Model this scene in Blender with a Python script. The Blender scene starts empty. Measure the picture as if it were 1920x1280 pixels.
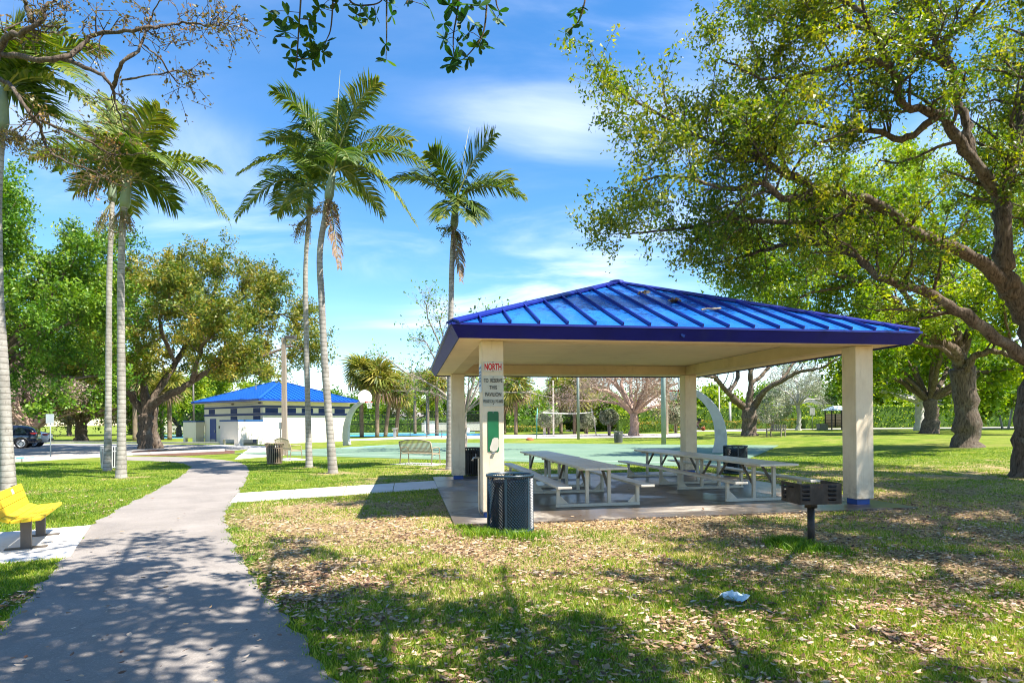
import bpy, math, random
import numpy as np
from mathutils import Vector, Matrix
R = math.radians
rng = np.random.default_rng(7)
random.seed(7)
scn = bpy.context.scene
C = scn.collection

# ------------------------------------------------------------------ camera, world, sun, exposure
F, CX, CY, HC, ROLL = 1131.0, 960.0, 790.3, 1.6, 0.0085      # focal length and principal point for a 1920 px wide frame
cam_d = bpy.data.cameras.new('camera')
cam_d.sensor_width = 36.0
cam_d.lens = F / 1920 * 36
cam_d.shift_y = (CY - 640) / 1920
cam_d.clip_start = 0.05
cam_d.clip_end = 3000
cam = bpy.data.objects.new('camera', cam_d)
C.objects.link(cam)
cam.location = (0, 0, HC)
cam.rotation_euler = (R(90), ROLL, 0)
scn.camera = cam

SUNV = Vector((0.54, -0.28, 1.0)).normalized()               # towards the sun
sun_d = bpy.data.lights.new('sun', 'SUN')
sun_d.energy = 5.0
sun_d.angle = R(0.53)
sun_d.color = (1.0, 0.94, 0.84)
sun = bpy.data.objects.new('sun', sun_d)
C.objects.link(sun)
sun.rotation_euler = (-SUNV).to_track_quat('-Z', 'Y').to_euler()
sun.location = (20, -20, 40)

world = bpy.data.worlds.new('World')
scn.world = world
world.use_nodes = True
wn, wl = world.node_tree.nodes, world.node_tree.links
wn.clear()
w_out = wn.new('ShaderNodeOutputWorld')
w_bg = wn.new('ShaderNodeBackground')
w_sky = wn.new('ShaderNodeTexSky')
w_sky.sky_type = 'NISHITA'
w_sky.sun_disc = False
w_sky.sun_elevation = math.asin(SUNV.z)
w_sky.sun_rotation = math.atan2(SUNV.x, SUNV.y)
w_sky.altitude = 0
w_sky.air_density = 1.0
w_sky.dust_density = 0.0
w_sky.ozone_density = 2.6
w_hs = wn.new('ShaderNodeHueSaturation')
w_hs.inputs['Saturation'].default_value = 1.28
w_hs.inputs['Value'].default_value = 1.0
wl.new(w_sky.outputs[0], w_hs.inputs['Color'])
# thin wind-drawn cloud, laid out on the sky's own directions
w_tc = wn.new('ShaderNodeTexCoord')
w_sep = wn.new('ShaderNodeSeparateXYZ')
wl.new(w_tc.outputs['Generated'], w_sep.inputs[0])
w_add = wn.new('ShaderNodeMath'); w_add.operation = 'ADD'; w_add.inputs[1].default_value = 0.12
wl.new(w_sep.outputs['Z'], w_add.inputs[0])
w_max = wn.new('ShaderNodeMath'); w_max.operation = 'MAXIMUM'; w_max.inputs[1].default_value = 0.05
wl.new(w_add.outputs[0], w_max.inputs[0])
w_dx = wn.new('ShaderNodeMath'); w_dx.operation = 'DIVIDE'
w_dy = wn.new('ShaderNodeMath'); w_dy.operation = 'DIVIDE'
wl.new(w_sep.outputs['X'], w_dx.inputs[0]); wl.new(w_max.outputs[0], w_dx.inputs[1])
wl.new(w_sep.outputs['Y'], w_dy.inputs[0]); wl.new(w_max.outputs[0], w_dy.inputs[1])
w_cmb = wn.new('ShaderNodeCombineXYZ')
wl.new(w_dx.outputs[0], w_cmb.inputs[0]); wl.new(w_dy.outputs[0], w_cmb.inputs[1])
w_map = wn.new('ShaderNodeMapping')
w_map.inputs['Location'].default_value = (0.3, 1.7, 0)
w_map.inputs['Rotation'].default_value = (0, 0, R(28))
w_map.inputs['Scale'].default_value = (1.0, 1.6, 1)
wl.new(w_cmb.outputs[0], w_map.inputs[0])
w_n1 = wn.new('ShaderNodeTexNoise'); w_n1.inputs['Scale'].default_value = 1.0; w_n1.inputs['Detail'].default_value = 9
w_n1.inputs['Roughness'].default_value = 0.55; w_n1.inputs['Distortion'].default_value = 0.6
wl.new(w_map.outputs[0], w_n1.inputs['Vector'])
w_n2 = wn.new('ShaderNodeTexNoise'); w_n2.inputs['Scale'].default_value = 0.55; w_n2.inputs['Detail'].default_value = 3
wl.new(w_cmb.outputs[0], w_n2.inputs['Vector'])
w_r1 = wn.new('ShaderNodeMapRange'); w_r1.inputs[1].default_value = 0.40; w_r1.inputs[2].default_value = 0.78
w_r2 = wn.new('ShaderNodeMapRange'); w_r2.inputs[1].default_value = 0.40; w_r2.inputs[2].default_value = 0.62
w_r1.interpolation_type = 'SMOOTHSTEP'; w_r2.interpolation_type = 'SMOOTHSTEP'
wl.new(w_n1.outputs[0], w_r1.inputs[0]); wl.new(w_n2.outputs[0], w_r2.inputs[0])
w_mul = wn.new('ShaderNodeMath'); w_mul.operation = 'MULTIPLY'
wl.new(w_r1.outputs[0], w_mul.inputs[0]); wl.new(w_r2.outputs[0], w_mul.inputs[1])
w_mul2 = wn.new('ShaderNodeMath'); w_mul2.operation = 'MULTIPLY'; w_mul2.inputs[1].default_value = 0.75
wl.new(w_mul.outputs[0], w_mul2.inputs[0])
w_mix = wn.new('ShaderNodeMix'); w_mix.data_type = 'RGBA'
wl.new(w_mul2.outputs[0], w_mix.inputs[0])
wl.new(w_hs.outputs[0], w_mix.inputs[6])
w_mix.inputs[7].default_value = (7.0, 7.2, 7.8, 1)
wl.new(w_mix.outputs[2], w_bg.inputs['Color'])
w_bg.inputs['Strength'].default_value = 0.105
wl.new(w_bg.outputs[0], w_out.inputs[0])

scn.view_settings.view_transform = 'Standard'
scn.view_settings.look = 'None'
scn.view_settings.exposure = 1.42
scn.view_settings.gamma = 1.0
scn.render.engine = 'CYCLES'
scn.cycles.filter_width = 1.05
scn.cycles.use_denoising = True
scn.cycles.max_bounces = 6
scn.cycles.diffuse_bounces = 3
scn.cycles.glossy_bounces = 3
scn.cycles.transmission_bounces = 4
scn.cycles.transparent_max_bounces = 4

# ------------------------------------------------------------------ coordinates
RV = np.array((math.cos(ROLL), 0, -math.sin(ROLL)))
UV = np.array((math.sin(ROLL), 0, math.cos(ROLL)))
def P(px, py, d):
    """the point d metres ahead of the camera that the photograph shows at (px, py)"""
    return np.array((0, d, HC)) + (px - CX) / F * d * RV + (CY - py) / F * d * UV
def sstep(t):
    t = np.clip(t, 0, 1)
    return t * t * (3 - 2 * t)
def gz(x, y):
    return 0.42 * sstep((np.asarray(x, float) - 12) / 13) * sstep((np.asarray(y, float) - 13) / 15)
def G(px, py):
    """the ground point shown at (px, py)"""
    z = 0.0
    for _ in range(12):
        k = ((CY - py) / F) * UV + ((px - CX) / F) * RV
        d = (z - HC) / k[2]
        p = np.array((0, d, HC)) + k * d
        z = 0.5 * z + 0.5 * float(gz(p[0], p[1]))
    return np.array((p[0], p[1], float(gz(p[0], p[1]))))
def GD(px, d):
    p = P(px, 790, d)
    return np.array((p[0], d, float(gz(p[0], d))))

# ------------------------------------------------------------------ materials
def nodes_of(name):
    m = bpy.data.materials.new(name)
    m.use_nodes = True
    nt = m.node_tree
    return m, nt.nodes, nt.links, nt.nodes['Principled BSDF']
def noise(n, l, vec, scale, detail=5, rough=0.55, dist=0.0):
    t = n.new('ShaderNodeTexNoise')
    t.inputs['Scale'].default_value = scale
    t.inputs['Detail'].default_value = detail
    t.inputs['Roughness'].default_value = rough
    t.inputs['Distortion'].default_value = dist
    if vec is not None: l.new(vec, t.inputs['Vector'])
    return t.outputs[0]
def ramp(n, l, fac, stops):
    r = n.new('ShaderNodeValToRGB')
    e = r.color_ramp.elements
    while len(e) < len(stops): e.new(0.5)
    for k, (p, c) in enumerate(stops):
        e[k].position = p
        e[k].color = (*c, 1) if len(c) == 3 else c
    l.new(fac, r.inputs[0])
    return r.outputs[0]
def mixc(n, l, fac, a, b, mode='MIX'):
    m = n.new('ShaderNodeMix'); m.data_type = 'RGBA'; m.blend_type = mode
    for s, v in ((0, fac), (6, a), (7, b)):
        if hasattr(v, 'is_linked') or hasattr(v, 'links'): l.new(v, m.inputs[s])
        elif isinstance(v, (int, float)): m.inputs[s].default_value = v
        else: m.inputs[s].default_value = (*v, 1)
    return m.outputs[2]
def mrange(n, l, v, a, b, c=0.0, d=1.0, smooth=True):
    m = n.new('ShaderNodeMapRange')
    if smooth: m.interpolation_type = 'SMOOTHSTEP'
    for k, q in ((1, a), (2, b), (3, c), (4, d)): m.inputs[k].default_value = q
    l.new(v, m.inputs[0])
    return m.outputs[0]
def math_n(n, l, op, a, b):
    m = n.new('ShaderNodeMath'); m.operation = op
    for k, v in ((0, a), (1, b)):
        if isinstance(v, (int, float)): m.inputs[k].default_value = v
        else: l.new(v, m.inputs[k])
    return m.outputs[0]
def bump(n, l, b, h, strength=0.3, dist=0.02):
    t = n.new('ShaderNodeBump')
    t.inputs['Strength'].default_value = strength
    t.inputs['Distance'].default_value = dist
    l.new(h, t.inputs['Height'])
    l.new(t.outputs[0], b.inputs['Normal'])
def coords(n, l, kind='Object', scale=None):
    if kind == 'World':
        v = n.new('ShaderNodeNewGeometry').outputs['Position']
    else:
        v = n.new('ShaderNodeTexCoord').outputs[kind]
    if scale:
        m = n.new('ShaderNodeMapping'); m.inputs['Scale'].default_value = scale
        l.new(v, m.inputs[0]); v = m.outputs[0]
    return v
MATS = {}
def mat(name, col, rough=0.6, var=0.14, scale=3.0, dirt=None, dirt_amt=0.35, dirt_scale=2.0, bmp=0.0, bscale=80, metal=0.0, spec=0.4, stretch=None, coat=0.0, co='World'):
    if name in MATS: return MATS[name]
    m, n, l, b = nodes_of(name)
    v = coords(n, l, co, stretch)
    c = np.array(col)
    f = noise(n, l, v, scale, 6, 0.6)
    cc = ramp(n, l, f, [(0.3, tuple(np.clip(c * (1 - var), 0, 1))), (0.7, tuple(np.clip(c * (1 + var), 0, 1)))])
    if dirt is not None:
        g = noise(n, l, v, dirt_scale, 8, 0.68, 0.4)
        g = mrange(n, l, g, 0.50, 0.72, 0, dirt_amt)
        cc = mixc(n, l, g, cc, dirt)
    l.new(cc, b.inputs['Base Color'])
    b.inputs['Roughness'].default_value = rough
    b.inputs['Metallic'].default_value = metal
    b.inputs['Specular IOR Level'].default_value = spec
    b.inputs['Coat Weight'].default_value = coat
    if bmp: bump(n, l, b, noise(n, l, v, bscale, 4), bmp, 0.01)
    MATS[name] = m
    return m
def leafmat(name, stops, trans=0.35, rough=0.45, spec=0.35):
    if name in MATS: return MATS[name]
    m, n, l, b = nodes_of(name)
    a = n.new('ShaderNodeAttribute'); a.attribute_name = 'var'
    col = ramp(n, l, a.outputs['Fac'], stops)
    v = coords(n, l, 'World')
    big = noise(n, l, v, 0.35, 3)
    hs = n.new('ShaderNodeHueSaturation')
    l.new(col, hs.inputs['Color'])
    l.new(mrange(n, l, big, 0.3, 0.7, 0.485, 0.515), hs.inputs['Hue'])
    l.new(mrange(n, l, big, 0.3, 0.7, 1.15, 0.85), hs.inputs['Value'])
    col = hs.outputs[0]
    l.new(col, b.inputs['Base Color'])
    b.inputs['Roughness'].default_value = rough
    b.inputs['Specular IOR Level'].default_value = spec
    t = n.new('ShaderNodeBsdfTranslucent')
    bright = n.new('ShaderNodeHueSaturation')
    bright.inputs['Value'].default_value = 1.5
    bright.inputs['Saturation'].default_value = 1.1
    l.new(col, bright.inputs['Color']); l.new(bright.outputs[0], t.inputs['Color'])
    x = n.new('ShaderNodeMixShader'); x.inputs[0].default_value = trans
    l.new(b.outputs[0], x.inputs[1]); l.new(t.outputs[0], x.inputs[2])
    l.new(x.outputs[0], n['Material Output'].inputs[0])
    MATS[name] = m
    return m
def barkmat(name, c0, c1, scale=(7, 7, 1.6), bmp=0.9, lichen=None):
    if name in MATS: return MATS[name]
    m, n, l, b = nodes_of(name)
    v = coords(n, l, 'World', scale)
    f = noise(n, l, v, 2.6, 9, 0.68, 0.5)
    col = ramp(n, l, f, [(0.30, c0), (0.62, c1)])
    if lichen:
        g = noise(n, l, coords(n, l, 'World'), 2.2, 7, 0.7)
        col = mixc(n, l, mrange(n, l, g, 0.52, 0.66, 0, 0.6), col, lichen)
    l.new(col, b.inputs['Base Color'])
    b.inputs['Roughness'].default_value = 0.9
    b.inputs['Specular IOR Level'].default_value = 0.15
    bump(n, l, b, f, bmp, 0.10)
    MATS[name] = m
    return m

# ------------------------------------------------------------------ mesh helpers
def rotm(rz=0, ry=0, rx=0):
    return np.array(Matrix.Rotation(rz, 3, 'Z') @ Matrix.Rotation(ry, 3, 'Y') @ Matrix.Rotation(rx, 3, 'X'))
def nrm(v):
    v = np.asarray(v, float)
    return v / (np.linalg.norm(v) + 1e-12)
class MB:
    def __init__(s): s.v = []; s.f = []; s.n = 0
    def add(s, V, Fc):
        V = np.asarray(V, float).reshape(-1, 3)
        s.v.append(V)
        s.f += [tuple(i + s.n for i in f) for f in Fc]
        s.n += len(V)
        return s
    def box(s, c, d, M=None):
        x, y, z = np.array(d) / 2
        V = np.array([(-x, -y, -z), (x, -y, -z), (x, y, -z), (-x, y, -z), (-x, -y, z), (x, -y, z), (x, y, z), (-x, y, z)])
        if M is not None: V = V @ np.asarray(M).T
        return s.add(V + np.array(c), [(0, 3, 2, 1), (4, 5, 6, 7), (0, 1, 5, 4), (1, 2, 6, 5), (2, 3, 7, 6), (3, 0, 4, 7)])
    def bar(s, p0, p1, w, h, up=(0, 0, 1)):
        p0, p1 = np.array(p0, float), np.array(p1, float)
        t = nrm(p1 - p0); up = np.array(up, float)
        if abs(t @ up) > 0.98: up = np.array((1.0, 0, 0))
        sd = nrm(np.cross(t, up)); u = np.cross(sd, t)
        q = [(-w, -h), (w, -h), (w, h), (-w, h)]
        V = [p + sd * a / 2 + u * b / 2 for p in (p0, p1) for a, b in q]
        return s.add(V, [(0, 3, 2, 1), (4, 5, 6, 7), (0, 1, 5, 4), (1, 2, 6, 5), (2, 3, 7, 6), (3, 0, 4, 7)])
    def tube(s, pts, rad, n=8, cap=True, sq=1.0):
        pts = np.asarray(pts, float); k = len(pts)
        rad = np.full(k, rad) if np.isscalar(rad) else np.asarray(rad, float)
        T = np.gradient(pts, axis=0)
        T /= np.linalg.norm(T, axis=1)[:, None] + 1e-12
        ref = np.array((0, 0, 1.0)) if abs(T[0, 2]) < 0.9 else np.array((1.0, 0, 0))
        a = nrm(np.cross(T[0], ref))
        ang = np.arange(n) * 2 * math.pi / n
        V = np.empty((k, n, 3))
        for i in range(k):
            a = nrm(a - T[i] * (a @ T[i])); b = np.cross(T[i], a)
            V[i] = pts[i] + rad[i] * (np.cos(ang)[:, None] * a + sq * np.sin(ang)[:, None] * b)
        Fc = [(i * n + j, i * n + (j + 1) % n, (i + 1) * n + (j + 1) % n, (i + 1) * n + j) for i in range(k - 1) for j in range(n)]
        if cap: Fc += [tuple(range(n - 1, -1, -1)), tuple(range((k - 1) * n, k * n))]
        return s.add(V.reshape(-1, 3), Fc)
    def lathe(s, prof, n=24, c=(0, 0, 0), cap0=False, cap1=False, axis='z'):
        ang = np.arange(n) * 2 * math.pi / n
        V = []
        for r, z in prof:
            q = np.stack([r * np.cos(ang), r * np.sin(ang), np.full(n, z)], 1)
            if axis == 'y': q = q[:, [0, 2, 1]] * np.array((1, 1, -1))
            V.append(q)
        V = np.concatenate(V) + np.array(c); k = len(prof)
        Fc = [(i * n + j, i * n + (j + 1) % n, (i + 1) * n + (j + 1) % n, (i + 1) * n + j) for i in range(k - 1) for j in range(n)]
        if cap0: Fc.append(tuple(range(n - 1, -1, -1)))
        if cap1: Fc.append(tuple(range((k - 1) * n, k * n)))
        return s.add(V, Fc)
    def slab(s, poly, th, nv=None):
        """a flat polygon given a thickness th against its normal"""
        poly = np.asarray(poly, float); k = len(poly)
        if nv is None: nv = nrm(np.cross(poly[1] - poly[0], poly[2] - poly[0]))
        V = np.concatenate([poly, poly - np.array(nv) * th])
        return s.add(V, [tuple(range(k)), tuple(range(2 * k - 1, k - 1, -1))] + [(i, i + k, (i + 1) % k + k, (i + 1) % k) for i in range(k)])
    def mesh(s, name, smooth=False):
        me = bpy.data.meshes.new(name)
        V = np.concatenate(s.v) if s.v else np.zeros((0, 3))
        me.from_pydata(V.tolist(), [], s.f)
        if smooth: me.polygons.foreach_set('use_smooth', np.ones(len(me.polygons), bool))
        me.update()
        return me
    def build(s, name, m, parent=None, smooth=False, loc=None, bevel=0.0):
        return obj(name, s.mesh(name, smooth), m, parent, loc, bevel)
def obj(name, me, m=None, parent=None, loc=None, bevel=0.0):
    if m is not None and not me.materials: me.materials.append(m)
    o = bpy.data.objects.new(name, me)
    C.objects.link(o)
    if parent is not None: o.parent = parent
    if loc is not None: o.location = tuple(loc)
    if bevel:
        b = o.modifiers.new('bevel', 'BEVEL'); b.width = bevel; b.segments = 2; b.limit_method = 'ANGLE'; b.angle_limit = R(40)
    return o
def tag(o, label=None, cat=None, group=None, kind=None):
    for k, v in (('label', label), ('category', cat), ('group', group), ('kind', kind)):
        if v: o[k] = v
    return o
def thing(name, label, cat, loc=(0, 0, 0), rz=0.0, group=None):
    o = bpy.data.objects.new(name, None)
    o.empty_display_size = 0.2
    C.objects.link(o)
    o.location = tuple(float(q) for q in loc); o.rotation_euler = (0, 0, rz)
    return tag(o, label, cat, group)
def copy_tree(o, parent=None):
    c = o.copy(); C.objects.link(c)
    c.parent = parent
    for ch in list(o.children): copy_tree(ch, c)
    return c
def quads(name, V, m, parent=None, var=None, loc=None, kind='stuff', tri=False):
    """V: (N, k, 3) small faces as one mesh"""
    V = np.asarray(V, np.float32); N, k = V.shape[:2]
    if loc is not None: V = V - np.asarray(loc, np.float32)
    me = bpy.data.meshes.new(name)
    me.vertices.add(N * k); me.loops.add(N * k); me.polygons.add(N)
    me.vertices.foreach_set('co', V.reshape(-1))
    me.loops.foreach_set('vertex_index', np.arange(N * k, dtype=np.int32))
    me.polygons.foreach_set('loop_start', np.arange(0, N * k, k, dtype=np.int32))
    me.polygons.foreach_set('loop_total', np.full(N, k, np.int32))
    me.update(calc_edges=True)
    at = me.attributes.new('var', 'FLOAT', 'FACE')
    at.data.foreach_set('value', (rng.random(N) if var is None else var).astype(np.float32))
    o = obj(name, me, m, parent)
    if kind: o['kind'] = kind
    return o
def spline(pts, per=6):
    pts = np.asarray(pts, float)
    if len(pts) < 3:
        t = np.linspace(0, 1, per + 1)[:, None]
        return pts[0] * (1 - t) + pts[-1] * t
    q = np.vstack([2 * pts[0] - pts[1], pts, 2 * pts[-1] - pts[-2]])
    out = []
    for i in range(1, len(q) - 2):
        for t in np.linspace(0, 1, per, endpoint=False):
            out.append(0.5 * ((2 * q[i]) + (-q[i - 1] + q[i + 1]) * t + (2 * q[i - 1] - 5 * q[i] + 4 * q[i + 1] - q[i + 2]) * t * t + (-q[i - 1] + 3 * q[i] - 3 * q[i + 1] + q[i + 2]) * t ** 3))
    out.append(pts[-1])
    return np.array(out)
def inpoly(x, y, poly):
    poly = np.asarray(poly)[:, :2]
    r = np.zeros(len(x), bool); j = len(poly) - 1
    for i in range(len(poly)):
        xi, yi = poly[i]; xj, yj = poly[j]
        c = ((yi > y) != (yj > y)) & (x < (xj - xi) * (y - yi) / (yj - yi + 1e-12) + xi)
        r ^= c; j = i
    return r
_lat = np.random.default_rng(3).random((256, 256))
def vnoise(x, y, s):
    x = np.asarray(x) / s + 100.3; y = np.asarray(y) / s + 57.7
    i, j = np.floor(x).astype(int), np.floor(y).astype(int)
    u, v = sstep(x - i), sstep(y - j)
    g = lambda a, b: _lat[a % 256, b % 256]
    return (g(i, j) * (1 - u) + g(i + 1, j) * u) * (1 - v) + (g(i, j + 1) * (1 - u) + g(i + 1, j + 1) * u) * v
def fbm(x, y, s): return 0.55 * vnoise(x, y, s) + 0.28 * vnoise(x + 9, y + 4, s / 2.1) + 0.17 * vnoise(x - 5, y + 8, s / 4.3)
def leaf_faces(cen, L, W, up=0.35, hang=None, tri=False):
    """one pointed four-cornered leaf per centre"""
    N = len(cen)
    d = rng.normal(size=(N, 3)); d[:, 2] -= 0.25
    if hang is not None: d = d * 0.5 + hang
    d /= np.linalg.norm(d, axis=1)[:, None]
    nv = rng.normal(size=(N, 3)); nv[:, 2] += up * 3
    s = np.cross(d, nv); s /= np.linalg.norm(s, axis=1)[:, None] + 1e-9
    k = (0.7 + 0.6 * rng.random((N, 1)))
    dl, sw = d * L * k, s * W * k * 0.5
    if tri: return np.stack([cen - dl * 0.5 + sw * 0.7, cen + dl * 0.6, cen - dl * 0.35 - sw * 1.3], 1)
    return np.stack([cen - dl * 0.5, cen - dl * 0.02 + sw, cen + dl * 0.5, cen - dl * 0.02 - sw], 1)

# ------------------------------------------------------------------ the setting: ground, path, paving, court
TH = R(9.8)
PU = np.array((math.cos(TH), math.sin(TH), 0)); PW = np.array((-math.sin(TH), math.cos(TH), 0))
PA = np.array((-0.34, 10.04, 0.0)); SP = 6.86                       # pavilion: near left column, column spacing
def pav(a, b, z=0.0): return PA + PU * a + PW * b + np.array((0, 0, z))

path_r = [(800, 1480), (640, 1282), (560, 1192), (500, 1112), (448, 1036), (424, 988), (424, 962), (437, 938), (452, 915), (463, 895), (467, 881), (458, 871), (438, 865), (395, 860), (330, 856.5), (232, 855.5)]
path_l = [(-330, 1480), (-160, 1300), (0, 1176), (60, 1112), (105, 1060), (132, 1030), (172, 985), (230, 950), (282, 925), (330, 898), (354, 881), (356, 874), (338, 868), (300, 864.5), (232, 862.5)]
def gpoly(px): return np.array([G(x, y) for x, y in px])
path_R = spline(gpoly(path_r), 9); path_L = spline(gpoly(path_l), 9)
rag = lambda A, s: A + np.stack([(fbm(A[:, 0] * 9, A[:, 1] * 9, 2.0) - 0.5) * s, np.zeros(len(A)), np.zeros(len(A))], 1)
path_R, path_L = rag(path_R, 0.22), rag(path_L, 0.22)
PATH = np.concatenate([path_R, path_L[::-1]])
SLAB = np.array([pav(-0.68, -0.68), pav(SP + 0.64, -0.66), pav(SP + 0.64, SP + 0.7), pav(-0.68, SP + 0.7)])
WALK = gpoly([(430, 943), (446, 925), (822, 901), (822, 916)])
PAD = gpoly([(-160, 1012), (170, 985.5), (132, 1044), (-220, 1080)])
COURT_C = np.array((-0.6, 35.0, 0)); CA = np.array((0.873, -0.487, 0)); CN = np.array((0.487, 0.873, 0))
COURT = np.array([COURT_C + CA * a + CN * b for a, b in ((-11.5, -9.2), (14, -9.2), (14, 8.2), (-11.5, 8.2))])
LOT = np.array([G(-420, 880), G(40, 865.5), G(238, 854), G(420, 846), G(505, 838.5), G(480, 834.5), G(330, 833), G(140, 831), G(-420, 832)])
OBST = [PATH, SLAB, WALK, PAD, COURT, LOT]

def dryness(x, y):
    x = np.asarray(x, float); y = np.asarray(y, float)
    edge = np.interp(y, path_R[:, 1][:90], path_R[:, 0][:90])
    right = sstep((x - edge) / 0.8 + 0.3)
    fg = right * (1 - sstep((y - 9.0) / 6.0))
    a = 0.16 + 0.36 * fg + 0.34 * fg * sstep((y - 5.2) / 2.5)
    a += 0.42 * sstep((x - 4) / 5) * sstep((y - 9) / 3) * (1 - sstep((y - 16) / 9))
    a += 0.10 * right * (1 - sstep((y - 18) / 8))
    a += 0.25 * sstep((y - 13) / 2) * (1 - sstep((y - 22) / 3)) * sstep((x + 6) / 3) * (1 - sstep((x - 1) / 2))
    for px_, py_ in ((625, 887), (580, 876), (227, 896), (201, 882), (17, 926), (843, 880)):
        q_ = G(px_, py_); a = a + 0.7 * np.exp(-((x - q_[0]) ** 2 + (y - q_[1]) ** 2) / 0.55 ** 2)
    return np.clip(a, 0, 1)

# one ground sheet, fine near the camera, out to the horizon
gx = np.concatenate([-np.geomspace(1500, 24, 26), np.arange(-22, 30.1, 0.5), np.geomspace(32, 1500, 26)])
gy = np.concatenate([-np.geomspace(300, 5, 10), np.arange(-4, 34.1, 0.5), np.geomspace(35, 2500, 60)])
XX, YY = np.meshgrid(gx, gy)
ZZ = gz(XX, YY)
gv = np.stack([XX, YY, ZZ], -1).reshape(-1, 3)
nx, ny = len(gx), len(gy)
gf = [(j * nx + i, j * nx + i + 1, (j + 1) * nx + i + 1, (j + 1) * nx + i) for j in range(ny - 1) for i in range(nx - 1)]
gme = bpy.data.meshes.new('ground')
gme.from_pydata(gv.tolist(), [], gf)
gme.polygons.foreach_set('use_smooth', np.ones(len(gme.polygons), bool))
ga = gme.attributes.new('dry', 'FLOAT', 'POINT')
ga.data.foreach_set('value', dryness(gv[:, 0], gv[:, 1]).astype(np.float32))
m, n, l, b = nodes_of('lawn')
v = coords(n, l, 'World')
gr = ramp(n, l, noise(n, l, v, 1.1, 8, 0.65), [(0.25, (0.07, 0.13, 0.014)), (0.5, (0.19, 0.255, 0.024)), (0.75, (0.36, 0.34, 0.075))])
pt_ = noise(n, l, v, 0.16, 6, 0.65, 0.8)
gr = mixc(n, l, mrange(n, l, pt_, 0.48, 0.66, 0, 0.55), gr, (0.36, 0.31, 0.09))
fine = noise(n, l, v, 26, 6, 0.75)
gr = mixc(n, l, mrange(n, l, fine, 0.35, 0.65, 0.0, 0.55), gr, (0.04, 0.085, 0.012))
dr = ramp(n, l, noise(n, l, v, 9, 8, 0.75), [(0.3, (0.14, 0.085, 0.045)), (0.5, (0.42, 0.30, 0.155)), (0.7, (0.64, 0.50, 0.29))])
at = n.new('ShaderNodeAttribute'); at.attribute_name = 'dry'
pn = noise(n, l, v, 1.7, 7, 0.7, 0.5)
k = math_n(n, l, 'ADD', at.outputs['Fac'], math_n(n, l, 'MULTIPLY', math_n(n, l, 'SUBTRACT', pn, 0.5), 1.9))
col = mixc(n, l, mrange(n, l, k, 0.35, 0.72), gr, dr)
l.new(col, b.inputs['Base Color'])
b.inputs['Roughness'].default_value = 0.95
b.inputs['Specular IOR Level'].default_value = 0.1
bump(n, l, b, noise(n, l, v, 34, 5, 0.8), 0.9, 0.05)
ground = obj('ground', gme, m)
tag(ground, kind='structure')

def sheet(name, poly, m, h=0.004, th=0.05, kind='structure'):
    poly = np.asarray(poly, float).copy()
    poly[:, 2] = gz(poly[:, 0], poly[:, 1]) + h
    area = np.sum(poly[:, 0] * np.roll(poly[:, 1], -1) - np.roll(poly[:, 0], -1) * poly[:, 1])
    if area < 0: poly = poly[::-1]
    o = MB().slab(poly, th, (0, 0, 1)).build(name, m)
    if kind: tag(o, kind=kind)
    return o
def strip(name, A, B, m, h=0.004):
    """a band between two lines of ground points"""
    V = []; k = len(A)
    for p, q in zip(A, B): V += [(p[0], p[1], float(gz(p[0], p[1])) + h), (q[0], q[1], float(gz(q[0], q[1])) + h)]
    o = MB().add(V, [(2 * i, 2 * i + 1, 2 * i + 3, 2 * i + 2) for i in range(k - 1)]).build(name, m)
    return tag(o, kind='structure')

m_asph, n, l, b = nodes_of('worn_asphalt')
v = coords(n, l, 'World')
c = ramp(n, l, noise(n, l, v, 0.9, 8, 0.62, 0.6), [(0.3, (0.195, 0.173, 0.155)), (0.55, (0.265, 0.235, 0.21)), (0.75, (0.33, 0.295, 0.265))])
c = mixc(n, l, mrange(n, l, noise(n, l, v, 55, 5, 0.85), 0.40, 0.62, 0, 0.55), c, (0.17, 0.155, 0.145))
c = mixc(n, l, mrange(n, l, noise(n, l, v, 90, 3, 0.8), 0.58, 0.68, 0, 0.6), c, (0.50, 0.47, 0.44))
c = mixc(n, l, mrange(n, l, noise(n, l, v, 0.55, 6, 0.7, 1.0), 0.60, 0.68, 0, 0.35), c, (0.15, 0.13, 0.12))
vo = n.new('ShaderNodeTexVoronoi'); vo.feature = 'DISTANCE_TO_EDGE'; vo.inputs['Scale'].default_value = 0.42; vw = n.new('ShaderNodeVectorMath'); vw.operation = 'ADD'; nz_ = n.new('ShaderNodeTexNoise'); nz_.inputs['Scale'].default_value = 1.6; nz_.inputs['Detail'].default_value = 6; l.new(v, nz_.inputs['Vector']); l.new(v, vw.inputs[0]); l.new(nz_.outputs['Color'], vw.inputs[1]); l.new(vw.outputs[0], vo.inputs['Vector'])
c = mixc(n, l, mrange(n, l, vo.outputs['Distance'], 0.006, 0.002, 0, 0.22), c, (0.12, 0.105, 0.09))
l.new(c, b.inputs['Base Color']); b.inputs['Roughness'].default_value = 0.9; b.inputs['Specular IOR Level'].default_value = 0.25
bump(n, l, b, noise(n, l, v, 190, 3, 0.7), 0.5, 0.006)
k = len(path_R)
def resamp(A, m_):
    t = np.r_[0, np.cumsum(np.linalg.norm(np.diff(A, axis=0), axis=1))]; s = np.linspace(0, t[-1], m_)
    return np.stack([np.interp(s, t, A[:, i]) for i in range(3)], 1)
sheet('path', PATH, m_asph, 0.006)
m_conc = mat('concrete', (0.50, 0.475, 0.43), 0.85, 0.12, 1.6, dirt=(0.24, 0.22, 0.19), dirt_amt=0.5, dirt_scale=1.1, bmp=0.25, bscale=140)
m_walk = mat('pale_concrete', (0.62, 0.585, 0.535), 0.85, 0.10, 2.0, dirt=(0.36, 0.33, 0.28), dirt_amt=0.4, dirt_scale=1.6, bmp=0.2, bscale=140)
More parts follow.
